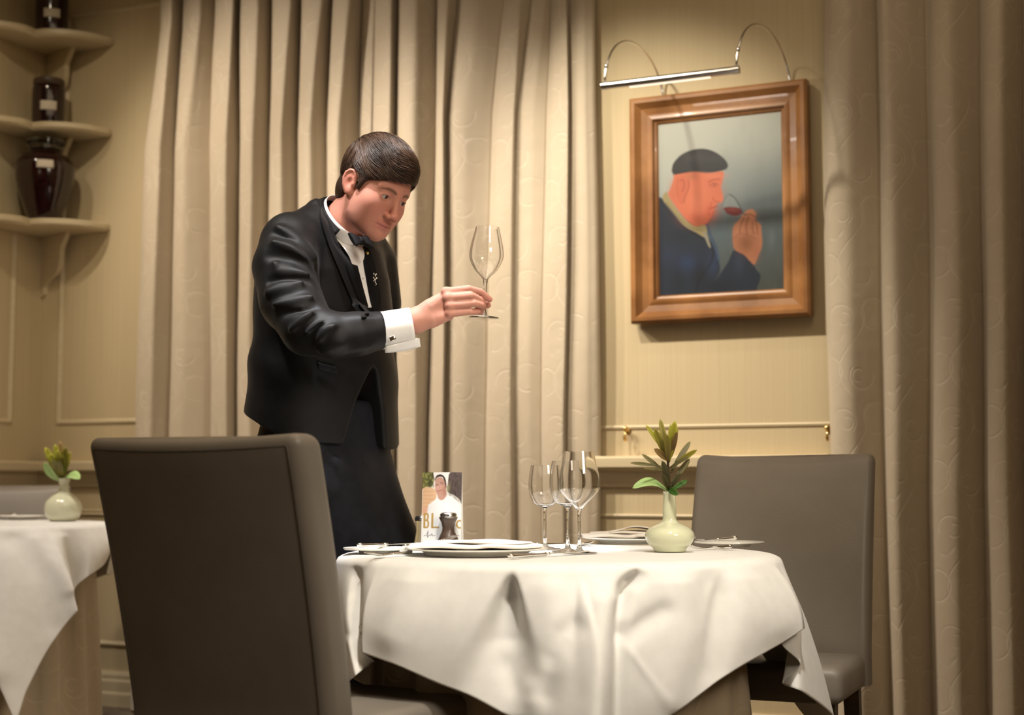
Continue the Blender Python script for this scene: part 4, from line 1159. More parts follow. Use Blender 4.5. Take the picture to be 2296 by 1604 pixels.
nx, ny = 96, 190
S, Tt = np.meshgrid(np.linspace(0, 1, nx), np.linspace(0, 1, ny)); S = S.ravel(); Tt = Tt.ravel()
cv = Canvas(bilin((200, 148), (885, 148), (912, 1455), (228, 1462), S, Tt))
cv.c[:] = lin((226, 222, 214))
cv.fill([(190, 140), (400, 140), (410, 300), (360, 420), (190, 440)], (92, 92, 52), 20)
for k in range(70):
    cv.blob(r2.uniform(190, 410), r2.uniform(150, 430), 16, 22, [(60, 58, 30), (150, 152, 70), (186, 184, 92), (44, 40, 26)][k % 4], 0.55)
cv.fill([(668, 140), (900, 140), (900, 700), (860, 640), (760, 560), (670, 520), (640, 420)], (78, 66, 62), 16)
for k in range(70): cv.blob(r2.uniform(670, 900), r2.uniform(150, 680), 16, 26, [(52, 42, 42), (110, 98, 96), (66, 52, 46), (96, 84, 70)][k % 4], 0.45)
cv.blob(650, 430, 40, 90, (168, 166, 120), 0.6); cv.fill([(392, 140), (668, 140), (655, 200), (640, 400), (560, 200), (470, 190), (420, 250), (400, 200)], (232, 226, 218), 14)
cv.fill([(215, 440), (290, 412), (430, 455), (462, 520), (450, 640), (330, 740), (320, 900), (225, 900)], (214, 172, 130), 12)
for yy_ in range(500, 880, 70): cv.line([(230, yy_), (290, yy_ - 6), (350, yy_ + 4), (410, yy_ - 8)], (200, 140, 92), 5, 10, 0.5)
cv.blob(270, 840, 50, 60, (214, 150, 128), 0.6)
# chef whites
cv.fill([(500, 620), (545, 655), (590, 650), (650, 560), (740, 600), (830, 680), (872, 760), (890, 900), (905, 1180), (912, 1480), (228, 1480), (232, 1100), (300, 950), (330, 760), (420, 670)], (226, 226, 224), 12)
cv.line([(345, 780), (330, 860), (320, 960)], (196, 200, 204), 6, 14, 0.6); cv.line([(600, 660), (590, 800), (585, 1100)], (204, 206, 208), 5, 12, 0.5); cv.line([(505, 625), (560, 660), (640, 570)], (200, 200, 200), 5, 8, 0.7)
# head
cv.fill([(420, 280), (450, 210), (510, 184), (565, 205), (605, 260), (628, 360), (625, 440), (600, 380), (560, 240), (470, 240), (425, 300)], (58, 42, 38), 10)
cv.fill([(425, 300), (470, 245), (545, 245), (590, 310), (612, 400), (628, 470), (640, 560), (600, 630), (550, 655), (500, 625), (478, 560), (440, 470)], (186, 140, 120), 10)
cv.blob(500, 420, 60, 60, (216, 166, 144), 0.5); cv.blob(600, 480, 30, 90, (156, 104, 84), 0.6)
cv.line([(445, 380), (470, 366), (490, 375)], (84, 58, 50), 6, 7, 0.8); cv.line([(520, 345), (550, 335), (575, 350)], (84, 58, 50), 6, 7, 0.8)
cv.blob(470, 392, 14, 7, (60, 40, 36), 0.8); cv.blob(548, 362, 14, 7, (60, 40, 36), 0.8); cv.line([(508, 380), (520, 430), (505, 445)], (160, 106, 88), 5, 7, 0.6)
cv.line([(480, 485), (520, 488), (555, 462)], (150, 74, 66), 8, 7, 0.8)
gold = (178, 142, 62)
def bar(p, w=34): 
    p = np.array(p, float); d = polydist(cv.q, p, False); a = np.clip((w / 2 + 4 - d) / 8, 0, 1)[:, None]; cv.c = cv.c * (1 - a) + lin(gold) * a
bar([(268, 905), (272, 1150)], 36)
cv2 = smooth_path([(268, 905), (315, 905), (332, 950), (318, 1010), (275, 1020)], 6); bar(cv2, 30)
cv2 = smooth_path([(275, 1022), (325, 1028), (342, 1085), (325, 1145), (272, 1150)], 6); bar(cv2, 30)
bar([(408, 905), (412, 1150)], 36); bar([(412, 1148), (520, 1148)], 30)
bar(smooth_path([(890, 1020), (850, 1030), (830, 1090), (860, 1145), (895, 1148)], 6), 30)
cv.line([(275, 1300), (320, 1285), (345, 1210), (335, 1330), (365, 1285), (392, 1300), (410, 1262), (430, 1300), (470, 1290)], (60, 60, 66), 5, 6, 0.85)
qa = P(944, 1220, 3.745); qb = P(1033, 1222, 3.725); Hc = 161.0 / F * 3.74
d = qb - qa; wdt = np.linalg.norm(d[:2])
Mx = T(qa[0], qa[1], ZT + 0.002, math.atan2(d[1], d[0]), math.radians(-4))
V = np.c_[S * wdt, 0.004 * np.sin(PI * S) * -1, (1 - Tt) * Hc]
t = thing('leaflet', 'printed leaflet with a photo of a chef in white and gold letters', 'leaflet', Mx)
obj('front_cover', grid(V.reshape(ny, nx, 3)), M['print'], t, smooth=False, col=cv.c * 0.80 + cv.c.mean(1, keepdims=True) * 0.12)
Vb = np.array([[(s * wdt, 0.0012 + 0.032 * (1 - tt) * 0 + 0.030 * tt, (1 - tt) * Hc * 0.995) for s in (0, 1)] for tt in (0, 1)])
obj('back_cover', thick(grid(Vb), 0.0004), M['china'], t, smooth=False)

# ---------------------------------------------------------------- flower vases
def leaf(b, tip, w, c1, c2, sag=0.0, side=(0, -1, 0), fold=0.25, n=12, twist=0.0):
    b = np.array(b, float); tip = np.array(tip, float); ax = tip - b; L = np.linalg.norm(ax); ax /= L
    s = np.cross(ax, np.array(side, float)); s /= np.linalg.norm(s); nn = np.cross(s, ax)
    V = []; Cc = []
    for i in range(n + 1):
        t = i / n; wd = w * (math.sin(PI * min(1, (0.05 + 0.93 * t)) ** 1.45) ** 0.62) + 0.0006
        if t == 1: wd = 0.0004
        mid = b + ax * L * t + np.array([0, 0, 1]) * sag * math.sin(PI * t) + nn * 0.004 * math.sin(2.5 * t)
        a = twist * t; ss = s * math.cos(a) + nn * math.sin(a); n2 = nn * math.cos(a) - s * math.sin(a)
        for e in (-1, -0.5, 0, 0.5, 1):
            V.append(mid + ss * wd * 0.5 * e + n2 * abs(e) * wd * fold * 0.5)
            m_ = (1 - t) ** 1.2; cc = np.array(c1) * m_ + np.array(c2) * (1 - m_)
            Cc.append(cc * (0.8 if e == 0 else (1.0 if abs(e) < 1 else 1.12)))
    g = grid(np.array(V).reshape(n + 1, 5, 3))
    return g, Cc
def lobj(name, parent, *a, **k):
    g, Cc = leaf(*a, **k)
    gt = thick(g, 0.0006); Cc = np.array(Cc)
    # colours for doubled verts by nearest original
    V0 = g[0]; idx = np.array([int(np.argmin(((V0 - v) ** 2).sum(1))) for v in gt[0]])
    return obj(name, gt, M['leaf'], parent, col=Cc[idx])
olive = lin((128, 120, 40)); brown = lin((112, 90, 50)); green = lin((58, 92, 34)); pale = lin((150, 178, 112)); dark = lin((74, 70, 40)); yel = lin((176, 172, 60)); gry = lin((112, 104, 66))
q = on(1502, 1239)
vz = thing('bud_vase', 'celadon glazed bud vase with a long narrow neck, on the main table', 'vase', T(q[0], q[1], ZT + 0.002))
s_ = np.linalg.norm(q) ; mpp = q[1] / F
vp = [(34, 0), (36, 3), (38, 8), (48, 17), (54.5, 30), (54, 40), (47, 50), (34, 58), (20, 64), (15.5, 72), (15, 90), (14, 110), (13.5, 126), (15, 133)]
b = smooth_path([(r * mpp, z * mpp) for r, z in vp], 5)
prof = np.vstack([[(0.0001, 0)], b, b[-8:][::-1] - [0.0022, 0.0], [(0.0001, b[-8][1] - 0.002)]])
obj('vase_body', lathe(prof, 64), M['celadon'], vz, angle=60)
fl = thing('foliage_sprig', 'sprig of olive and brown narrow leaves in the narrow celadon vase', 'foliage', Matrix.Identity(4))
Yv = q[1]
def pv(px, py, dy=0.0): return P(px, py, Yv + dy)
obj('stem', tube(smooth_path([pv(1502, 1140), pv(1502, 1105), pv(1499, 1060), pv(1497, 1030)], 6), 0.0028, 8), M['pepperwood'], fl)
LV = [((1499, 1040), (1480, 940), 14, brown, olive, 0.012), ((1500, 1038), (1514, 943), 19, olive, yel * 0.8, -0.010), ((1494, 1020), (1447, 953), 10, olive, yel * 0.8, -0.004), ((1496, 1030), (1467, 959), 15, olive, olive * 1.2, -0.02),
      ((1498, 1036), (1494, 972), 16, brown, olive, -0.022), ((1500, 1030), (1503, 951), 8, olive, yel * 0.7, 0.006), ((1503, 1030), (1520, 960), 10, brown, olive, 0.012), ((1499, 1035), (1465, 1006), 15, brown, brown * 1.3, -0.01),
      ((1506, 1025), (1519, 966), 12, brown, brown * 1.2, -0.016), ((1497, 1022), (1486, 975), 12, olive, olive, 0.018),
      ((1503, 1062), (1548, 991), 13, dark, gry, 0.012), ((1503, 1050), (1564, 1009), 12, olive * 0.8, olive, -0.012), ((1503, 1048), (1546, 1024), 8, gry, gry, -0.02), ((1492, 1062), (1438, 1019), 10, dark, gry, -0.004),
      ((1484, 1046), (1414, 1039), 8, gry, gry * 1.2, 0.01), ((1490, 1056), (1440, 1051), 5, gry, gry, -0.02), ((1500, 1090), (1483, 1032), 16, dark, dark * 1.1, -0.022), ((1504, 1085), (1545, 1030), 14, dark, gry * 0.8, 0.02),
      ((1504, 1095), (1528, 1060), 9, dark, dark, -0.01), ((1500, 1100), (1484, 1062), 14, dark, dark, -0.018), ((1504, 1100), (1540, 1078), 12, green, green * 1.3, 0.004), ((1498, 1096), (1522, 1112), 16, green * 0.7, green, -0.02)]
for (b0_, t0_, w, c1, c2, dy) in LV:
    w_ = w * mpp * 0.95
    lobj('leaf', fl, pv(b0_[0], b0_[1], 0.0), pv(t0_[0], t0_[1], dy * 2.2), w_, c1, c2, fold=0.35, side=(0.25 * random.uniform(-1, 1), -1, 0.2))
# the broad pale drooping leaf
lobj('leaf', fl, pv(1503, 1108), pv(1417, 1097, -0.03), 24 * mpp, pale * 0.9, pale, sag=0.017, side=(0, -0.75, 0.66), fold=0.3, n=18)

q2 = on(141, 1170, ZL); mp2 = q2[1] / F; Yv = q2[1]
vz = thing('bud_vase', 'pale round bud vase on the table at the left edge', 'vase', T(q2[0], q2[1], ZL + 0.002))
vp = [(26, 0), (29, 2), (37, 12), (41, 27), (38, 42), (27, 54), (15, 63), (11, 72), (10.5, 82), (13.5, 93), (15, 95)]
b = smooth_path([(r * mp2, z * mp2) for r, z in vp], 5)
prof = np.vstack([[(0.0001, 0)], b, b[-8:][::-1] - [0.0025, 0.0], [(0.0001, b[-8][1] - 0.002)]])
obj('vase_body', lathe(prof, 48), M['celadon_pale'], vz, angle=60)
fl = thing('foliage_sprig', 'short yellow-green sprig in the pale vase at the left edge', 'foliage', Matrix.Identity(4))
obj('stem', tube([pv(140, 1110), pv(140, 1078), pv(139, 1060)], 0.004, 8), M['leaf'], fl, col=np.tile(green, (24, 1)))
for (tx, ty, w, c1, c2, dy) in ((101, 1003, 13, green * 1.2, yel, -0.03), (136, 989, 14, olive, brown * 1.4, 0.02), (124, 996, 12, green, yel * 0.8, 0.0), (160, 1013, 11, olive, olive * 1.2, -0.01), (112, 1016, 14, green, yel * 1.1, -0.04),
                                (148, 1002, 13, green * 1.1, olive, -0.03), (130, 1008, 13, green, yel, -0.05), (142, 1020, 12, green * 1.2, olive, -0.05), (118, 1030, 12, olive, gry * 1.3, -0.06), (152, 1030, 10, green, olive, 0.0), (134, 1032, 12, olive, gry, -0.06)):
    lobj('leaf', fl, pv(140, 1076), pv(tx, ty, dy), w * mp2 * 1.25, c1, c2, fold=0.3, side=(0.2 * random.uniform(-1, 1), -1, 0.2))
lobj('leaf', fl, pv(136, 1080), pv(101, 1036, -0.05), 24 * mp2, pale * 0.9, pale * 1.1, sag=-0.006, side=(-0.5, -0.8, 0.3))
lobj('leaf', fl, pv(141, 1078), pv(181, 1076, -0.06), 24 * mp2, pale * 0.9, pale * 1.2, sag=0.014, side=(0.3, -0.8, 0.6))
# ================================================================ THE WAITER
def p3(px, py, Y): return P(px, py, Y)
person = thing('person', 'waiter in black dinner jacket and bow tie, leaning forward, holding up a wine glass', 'person', Matrix.Identity(4))

# head pose: local x = the man's right, y = forward, z = up
YAW, PIT, ROL = 0.878, -0.444, -0.0665
cy_, sy_, cpp, spp, cr_, sr_ = math.cos(YAW), math.sin(YAW), math.cos(PIT), math.sin(PIT), math.cos(ROL), math.sin(ROL)
Rz = np.array([[cy_, -sy_, 0], [sy_, cy_, 0], [0, 0, 1]]); Rp = np.array([[1, 0, 0], [0, cpp, -spp], [0, spp, cpp]]); Rr = np.array([[cr_, 0, sr_], [0, 1, 0], [-sr_, 0, cr_]])
RH = Rz @ np.diag([-1.0, -1.0, 1.0]) @ Rp @ Rr
HY = 3.64; HS = 1.0
HO = p3(830.5, 422.5, HY)
_t = math.radians(6.0); RV = np.array([[math.cos(_t), 0, math.sin(_t)], [0, 1, 0], [-math.sin(_t), 0, math.cos(_t)]])   # extra tilt of the head to his front
_c = RH @ np.array([0, 0.082, -0.112]) + HO
HO = _c + RV @ (HO - _c); RH = RV @ RH
def h2w(p): return np.asarray(p, float) @ RH.T * HS + HO
def w2h(p): return (np.asarray(p, float) - HO) @ RH / HS
HM = Matrix.Translation(tuple(HO)) @ Matrix(RH.tolist()).to_4x4()

def head_sdf(p):
    x = np.abs(p[:, 0]); q = np.stack([x, p[:, 1], p[:, 2]], 1)
    d = ell(p, (0, -0.015, 0.035), (0.0755, 0.098, 0.090))
    d = smin(d, ell(p, (0, 0.028, -0.035), (0.061, 0.058, 0.080)), 0.030)
    d = smin(d, chain(q, [(0.058, -0.005, -0.045), (0.050, 0.012, -0.074), (0.022, 0.062, -0.095), (0.0, 0.070, -0.097)], [0.010, 0.013, 0.016, 0.016]), 0.032)
    d = smin(d, ell(p, (0, 0.0745, -0.0975), (0.019, 0.015, 0.0145)), 0.014)
    d = smin(d, ell(q, (0.041, 0.048, -0.032), (0.022, 0.024, 0.022)), 0.030)
    d = smin(d, ell(q, (0.036, 0.036, -0.062), (0.022, 0.030, 0.030)), 0.025)
    d = smin(d, cap(q, (0.0, 0.0725, 0.018), (0.042, 0.060, 0.020), 0.0135, 0.010), 0.014)
    d = smin(d, ell(p, (0, 0.064, -0.069), (0.031, 0.0235, 0.026)), 0.014)
    # sockets
    d = smax(d, -ell(q, (0.031, 0.096, -0.001), (0.0155, 0.020, 0.0115)), 0.012)
    # lids
    lid = ell(q, (0.031, 0.0668, -0.001), (0.0150, 0.0150, 0.0140))
    lid = smax(lid, -ell(q, (0.0315, 0.0840, -0.0022), (0.0130, 0.020, 0.0048)), 0.0012)
    d = smin(d, lid, 0.004)
    # nose
    d = smin(d, chain(p, [(0, 0.080, 0.014), (0, 0.088, -0.006), (0, 0.1015, -0.036)], [0.0070, 0.0075, 0.0095]), 0.010)
    d = smin(d, ell(p, (0, 0.1025, -0.0385), (0.0105, 0.0105, 0.0095)), 0.005)
    d = smin(d, ell(q, (0.0125, 0.0925, -0.0435), (0.0070, 0.0105, 0.0075)), 0.005)
    d = smax(d, -ell(q, (0.0060, 0.0985, -0.0520), (0.0032, 0.0052, 0.0045)), 0.002)
    # lips
    d = smin(d, chain(q, [(0, 0.0885, -0.0650), (0.010, 0.0860, -0.0652), (0.0235, 0.0765, -0.0690)], [0.0045, 0.0042, 0.0022]), 0.004)
    d = smin(d, chain(q, [(0, 0.0870, -0.0745), (0.010, 0.0850, -0.0740), (0.0215, 0.0765, -0.0705)], [0.0058, 0.0050, 0.0022]), 0.004)
    m = chain(q, [(0, 0.0945, -0.0692), (0.010, 0.0915, -0.0697), (0.0255, 0.0800, -0.0700)], [0.0017, 0.0016, 0.0014])
    d = smax(d, -m, 0.0016)
    d = smax(d, -ell(p, (0, 0.0960, -0.0850), (0.016, 0.0065, 0.0045)), 0.006)
    # ears
    e = q - np.array([0.0765, -0.014, -0.012]); a = math.radians(-14)
    ey = e[:, 1] * math.cos(a) - e[:, 2] * math.sin(a); ez = e[:, 1] * math.sin(a) + e[:, 2] * math.cos(a)
    b = math.radians(24); ex = e[:, 0] * math.cos(b) + ey * math.sin(b); ey2 = -e[:, 0] * math.sin(b) + ey * math.cos(b)
    el = np.stack([ex, ey2, ez], 1)
    ear = ell(el, (0.002, 0.0, 0.001), (0.0055, 0.0180, 0.0300))
    ear = smin(ear, ell(el, (0.002, 0.004, -0.024), (0.0055, 0.0095, 0.0105)), 0.004)
    rim = chain(el, [(0.004, 0.012, 0.004), (0.005, 0.0125, 0.018), (0.006, 0.006, 0.0275), (0.006, -0.004, 0.0285), (0.006, -0.0135, 0.020), (0.006, -0.0160, 0.006), (0.0055, -0.0120, -0.010), (0.004, -0.004, -0.022)], [0.0034, 0.0036, 0.0038, 0.0038, 0.0038, 0.0036, 0.0032, 0.0030])
    ear = smin(ear, rim, 0.0025)
    ear = smax(ear, -ell(el, (0.0095, 0.0025, -0.002), (0.0065, 0.0085, 0.0125)), 0.003)
    ear = smin(ear, ell(el, (0.004, 0.0120, -0.004), (0.004, 0.004, 0.006)), 0.003)
    d = smin(d, ear, 0.005)
    return d

NECK_T = h2w((0, -0.028, -0.050)); NECK_B = p3(775, 500, 3.68); NECK_C = p3(752, 560, 3.72)
WR = p3(930, 720, 3.465); EL = p3(712, 752, 3.43); SH = p3(655, 545, 3.60)
# hand joints: pixel, pixel, distance
S0 = p3(1087, 668, 3.50)
FING = {
 'index': ([(1000, 655, 3.452), (1050, 648, 3.452), (1078, 655, 3.474), (1098, 672, 3.490)], [0.0105, 0.0092, 0.0082, 0.0070]),
 'middle': ([(1004, 668, 3.446), (1055, 663, 3.446), (1075, 672, 3.470), (1084, 682, 3.492)], [0.0108, 0.0092, 0.0082, 0.0070]),
 'ring': ([(1008, 686, 3.446), (1061, 680, 3.448), (1078, 684, 3.470), (1084, 691, 3.492)], [0.0105, 0.0090, 0.0080, 0.0068]),
 'little': ([(1008, 703, 3.450), (1054, 699, 3.454), (1070, 699, 3.470), (1079, 701, 3.490)], [0.0098, 0.0082, 0.0072, 0.0062]),
 'thumb': ([(965, 690, 3.495), (1015, 680, 3.530), (1060, 674, 3.530), (1093, 684, 3.512)], [0.0150, 0.0128, 0.0105, 0.0088]),
}
FP = {k: ([p3(*q) for q in v[0]], v[1]) for k, v in FING.items()}
def hand_sdf(p):
    d = cap(p, EL, WR, 0.040, 0.0275)
    # wrist is oval: flattened front to back
    palm = chain(p, [WR, p3(965, 690, 3.460), p3(1000, 664, 3.460)], [0.0270, 0.0215, 0.0145])
    palm = smin(palm, chain(p, [WR, p3(968, 716, 3.462), p3(1006, 706, 3.462)], [0.0270, 0.0215, 0.0135]), 0.012)
    palm = smin(palm, cap(p, p3(975, 700, 3.470), p3(1004, 684, 3.466), 0.0200, 0.0145), 0.012)
    d = smin(d, palm, 0.012)
    for k, (pts, rs) in FP.items():
        f = chain(p, pts, rs, 0.0015)
        d = smin(d, f, 0.007 if k != 'thumb' else 0.012) if k in ('thumb',) else smin(d, f, 0.0035)
    # knuckles
    for k in ('index', 'middle', 'ring', 'little'):
        c = np.array(FP[k][0][0]); d = smin(d, np.linalg.norm(p - c - np.array([0, -0.002, 0.001]), axis=1) - FP[k][1][0] * 1.06, 0.006)
    return d

# trunk and legs hidden by the clothes, kept slim
HIPR = p3(665, 1065, 3.74); HIPL = p3(790, 1065, 3.92); KNR = p3(800, 1425, 3.90); KNL = p3(958, 1425, 3.98)
ANR = p3(735, 1815, 4.02); ANL = p3(985, 1815, 3.98)
ANR[2] = 0.10; ANL[2] = 0.10
CH = p3(735, 640, 3.74); WA = p3(715, 860, 3.80); PE = p3(722, 1020, 3.83)
ACORE = [p3(642, 600, 3.54), p3(656, 670, 3.50)]; LCORE = [p3(830, 595, 3.86), p3(838, 680, 3.92), p3(838, 770, 3.95), p3(838, 860, 3.94)]
SHL = p3(835, 575, 3.86); ELL = p3(880, 760, 3.98); HNL = p3(880, 960, 3.93)
def body_sdf(p):
    h = w2h(p)
    near = np.linalg.norm(p - HO, axis=1)
    d = np.full(len(p), 1e3)
    m = near < 0.30
    if m.any(): d[m] = head_sdf(h[m])
    far = near - 0.13; d = np.where(m, d, far)
    neck = cap(p, NECK_T, NECK_B, 0.052, 0.058)
    d = smin(d, neck, 0.018)
    tr = chain(p, [NECK_B, NECK_C, CH, WA, PE], [0.056, 0.060, 0.085, 0.085, 0.085])
    tr = np.minimum(tr, chain(p, [PE, HIPR, KNR, ANR], [0.07, 0.065, 0.045, 0.035]))
    tr = np.minimum(tr, chain(p, [PE, HIPL, KNL, ANL], [0.07, 0.065, 0.045, 0.035]))
    tr = np.minimum(tr, chain(p, [CH, SH] + ACORE + [EL], [0.055, 0.045, 0.036, 0.036, 0.036]))
    tr = np.minimum(tr, chain(p, [CH] + LCORE, [0.055, 0.040, 0.034, 0.028, 0.024]))
    d = smin(d, tr, 0.006)
    m = (p[:, 0] > SH[0] - 0.1) & (np.linalg.norm(p - WR, axis=1) < 0.42)
    if m.any():
        hd = hand_sdf(p[m]); d[m] = smin(d[m], hd, 0.004)
    return d

def skin_col(W):
    h = w2h(W); n = len(W)
    base = np.array([0.55, 0.245, 0.175]); c = np.tile(base, (n, 1))
    x = np.abs(h[:, 0])
    def g(cx, cy, cz, rx, ry, rz): return np.exp(-(((x - cx) / rx) ** 2 + ((h[:, 1] - cy) / ry) ** 2 + ((h[:, 2] - cz) / rz) ** 2))[:, None]
    def mix(w, col):
        nonlocal c
        c = c * (1 - w) + np.array(col) * w
    near = (np.linalg.norm(h, axis=1) < 0.2)[:, None]
    mix(0.45 * g(0.038, 0.065, -0.035, 0.020, 0.03, 0.020) * near, (0.60, 0.215, 0.16))
    mix(0.50 * g(0.0, 0.105, -0.038, 0.018, 0.02, 0.014) * near, (0.58, 0.20, 0.15))
    mix(0.85 * np.clip(1.25 - np.maximum(np.abs(x) / 0.024, np.abs(h[:, 2] + 0.0698) / 0.0095), 0, 1)[:, None] ** 0.5 * (h[:, 1] > 0.072)[:, None] * near, (0.50, 0.165, 0.14))
    mix(0.9 * g(0.0, 0.09, -0.0697, 0.024, 0.02, 0.0020) * near, (0.14, 0.035, 0.03))
    mix(0.55 * g(0.084, -0.012, -0.008, 0.012, 0.02, 0.028) * near, (0.62, 0.20, 0.14))
    mix(0.30 * g(0.0, 0.07, -0.10, 0.05, 0.04, 0.028) * near, (0.44, 0.22, 0.165))      # shaved chin
    mix(0.40 * g(0.030, 0.075, -0.015, 0.018, 0.02, 0.006) * near, (0.42, 0.19, 0.15))
    # brows: slightly arched bands
    bz = 0.0155 + 0.004 * np.sin(np.clip((x - 0.012) / 0.036, 0, 1) * PI) - 0.10 * np.clip(x - 0.036, 0, 1)
    bw = np.interp(x, [0.010, 0.016, 0.035, 0.050], [0.0020, 0.0050, 0.0042, 0.0014])
    br = np.clip(1.3 - np.abs(h[:, 2] - bz) / bw, 0, 1) * ((x > 0.011) & (x < 0.050) & (h[:, 1] > 0.045))
    mix(0.85 * br[:, None] * near, (0.10, 0.055, 0.038))
    # lash line
    ez = -0.0022 + 0.0048 * np.sqrt(np.clip(1 - ((x - 0.0315) / 0.0135) ** 2, 0, 1))
    la = np.clip(1.2 - np.abs(h[:, 2] - ez - 0.0003) / 0.0009, 0, 1) * (np.abs(x - 0.0315) < 0.0145) * (h[:, 1] > 0.06)
    mix(0.8 * la[:, None] * near, (0.05, 0.03, 0.025))
    ez2 = -0.0022 - 0.0048 * np.sqrt(np.clip(1 - ((x - 0.0315) / 0.0135) ** 2, 0, 1))
    la = np.clip(1.2 - np.abs(h[:, 2] - ez2) / 0.0010, 0, 1) * (np.abs(x - 0.0315) < 0.0140) * (h[:, 1] > 0.06)
    mix(0.45 * la[:, None] * near, (0.25, 0.10, 0.08))
    mix(0.8 * g(0.0062, 0.0975, -0.0500, 0.0035, 0.006, 0.004) * near, (0.16, 0.05, 0.04))
    # hands are pinker towards the finger tips
    tipd = np.min([np.linalg.norm(W - FP[k][0][3], axis=1) for k in FP], axis=0)
    mix(0.5 * np.exp(-(tipd / 0.022) ** 2)[:, None], (0.62, 0.20, 0.15))
    isf = np.min([np.linalg.norm(W - WR, axis=1), np.linalg.norm(W - S0, axis=1)], axis=0) < 0.16
    mix(0.35 * isf[:, None], (0.66, 0.36, 0.29))
    return c

def refined(f, lo, hi, h): return sdf_mesh(f, lo, hi, h)
lo = np.array([-0.78, 3.28, -0.02]); hi = np.array([0.03, 4.16, 1.86])
V, Q = sdf_mesh(body_sdf, lo, hi, 0.0026, B=12, slack=1.25)
body = obj('body', (V, Q), M['skin'], person, col=skin_col(V))

# eyes
for sx in (1, -1):
    n1, n2 = 28, 28
    cen = np.array([0.031 * sx, 0.0662, -0.001]); r = 0.0133
    # gaze: towards the bowl of the held glass
    g = w2h(p3(1088, 590, 3.50)) - cen; g /= np.linalg.norm(g); g = g * 0.55 + np.array([0, 1, -0.12]) * 0.45; g /= np.linalg.norm(g)
    Vv = []; 
    for i in range(n1 + 1):
        a = PI * i / n1
        for j in range(n2):
            b = 2 * PI * j / n2; Vv.append((math.sin(a) * math.cos(b), math.cos(a), math.sin(a) * math.sin(b)))
    Vv = np.array(Vv); z_ = g; x_ = np.cross(g, [0, 0, 1.0]); x_ /= np.linalg.norm(x_); y_ = np.cross(x_, g)
    ang = np.arccos(np.clip(Vv[:, 1], -1, 1))
    W_ = Vv[:, [0]] * x_ + Vv[:, [1]] * z_ + Vv[:, [2]] * y_
    colr = np.where((ang < 0.20)[:, None], 0.006, np.where((ang < 0.46)[:, None], np.array([[0.055, 0.035, 0.022]]), np.array([[0.42, 0.37, 0.34]])))
    Fs = [(i * n2 + j, i * n2 + (j + 1) % n2, (i + 1) * n2 + (j + 1) % n2, (i + 1) * n2 + j) for i in range(n1) for j in range(n2)]
    obj('eye', (cen + W_ * r, Fs), M['eye'], person, M=HM, col=colr)

# ---------------------------------------------------------------- hair
def hairline(y):
    return np.interp(y, [-0.13, -0.085, -0.050, -0.036, -0.030, -0.024, 0.004, 0.0085, 0.020, 0.027, 0.045, 0.062, 0.075, 0.12], [-0.084, -0.084, -0.078, -0.050, 0.000, 0.022, 0.022, -0.018, -0.020, 0.006, 0.030, 0.043, 0.049, 0.049])
HC = np.array([0, -0.017, 0.038]); HR = np.array([0.0808, 0.1050, 0.0970])
def front_bump(p): return 0.009 * np.exp(-(((p[..., 0] + 0.01) / 0.055) ** 2 + ((p[..., 1] - 0.070) / 0.045) ** 2 + ((p[..., 2] - 0.088) / 0.040) ** 2))
def hl_at(p): return hairline(p[..., 1]) - np.clip((p[..., 1] - 0.035) / 0.02, 0, 1) * 0.011 * np.clip(p[..., 0] / 0.05, -0.4, 1) - 0.010 * np.exp(-(((p[..., 0] + 0.062) / 0.012) ** 2 + ((p[..., 1] - 0.045) / 0.012) ** 2))
def hair_sdf(p):
    d = ell(p, HC, HR) - front_bump(p)
    d = smin(d, ell(p, (0, -0.050, -0.030), (0.0660, 0.054, 0.060)), 0.012)
    qq = np.stack([np.abs(p[:, 0]), p[:, 1], p[:, 2]], 1)
    d = smin(d, ell(qq, (0.0700, 0.0170, 0.006), (0.0080, 0.0140, 0.031)), 0.006)
    d = d + 0.0005 * np.sin(p[:, 0] * 300 - 150 * p[:, 1])
    cut = (hl_at(p) + 0.002 * np.sin(p[:, 0] * 380) - p[:, 2]) * 0.8
    d = smax(d, cut, 0.005)
    d = np.maximum(d, -(head_in(p)))
    return d
def head_in(p): return ell(p, (0, -0.015, 0.033), (0.070, 0.092, 0.084))
Vh, Qh = sdf_mesh(hair_sdf, (-0.10, -0.14, -0.09), (0.10, 0.12, 0.15), 0.0022, B=10)
hc = np.tile(np.array([0.040, 0.022, 0.014]), (len(Vh), 1))
hair = obj('hair', (Vh, Qh), M['hair'], person, M=HM, col=hc)
# combed locks over the cap: parted on his left, swept across and forward
def flow(p):
    top = np.clip((p[2] - 0.050) / 0.05, 0, 1); front = np.clip((p[1] - 0.030) / 0.045, 0, 1); back = np.clip((-0.005 - p[1]) / 0.05, 0, 1)
    d_top = np.array([0.10, 1.0, -0.05]); d_back = np.array([0, -0.25, -1.0]); d_temple = np.array([0.0, 1.0, -0.42]); d_front = np.array([-0.95, 0.12, -0.20])
    side = d_temple * (1 - back) + d_back * back
    d = (d_top * top + side * (1 - top)) * (1 - front) + d_front * front
    d = d + np.array([0, 0, 0.22]) * math.sin(p[1] * 95 + p[2] * 60 + 1.0) * (1 - back) * (1 - 0.5 * front)
    return d / (np.linalg.norm(d) + 1e-9)
SV = []; SF = []; SC = []
r3 = np.random.default_rng(11)
def surf(p, off):
    q = (p - HC) / HR; q /= np.linalg.norm(q); s = HC + q * HR
    # front sweep bump
    b = float(front_bump(s))
    n = q / HR; n /= np.linalg.norm(n)
    return s + n * (off + b), n
cnt = 0
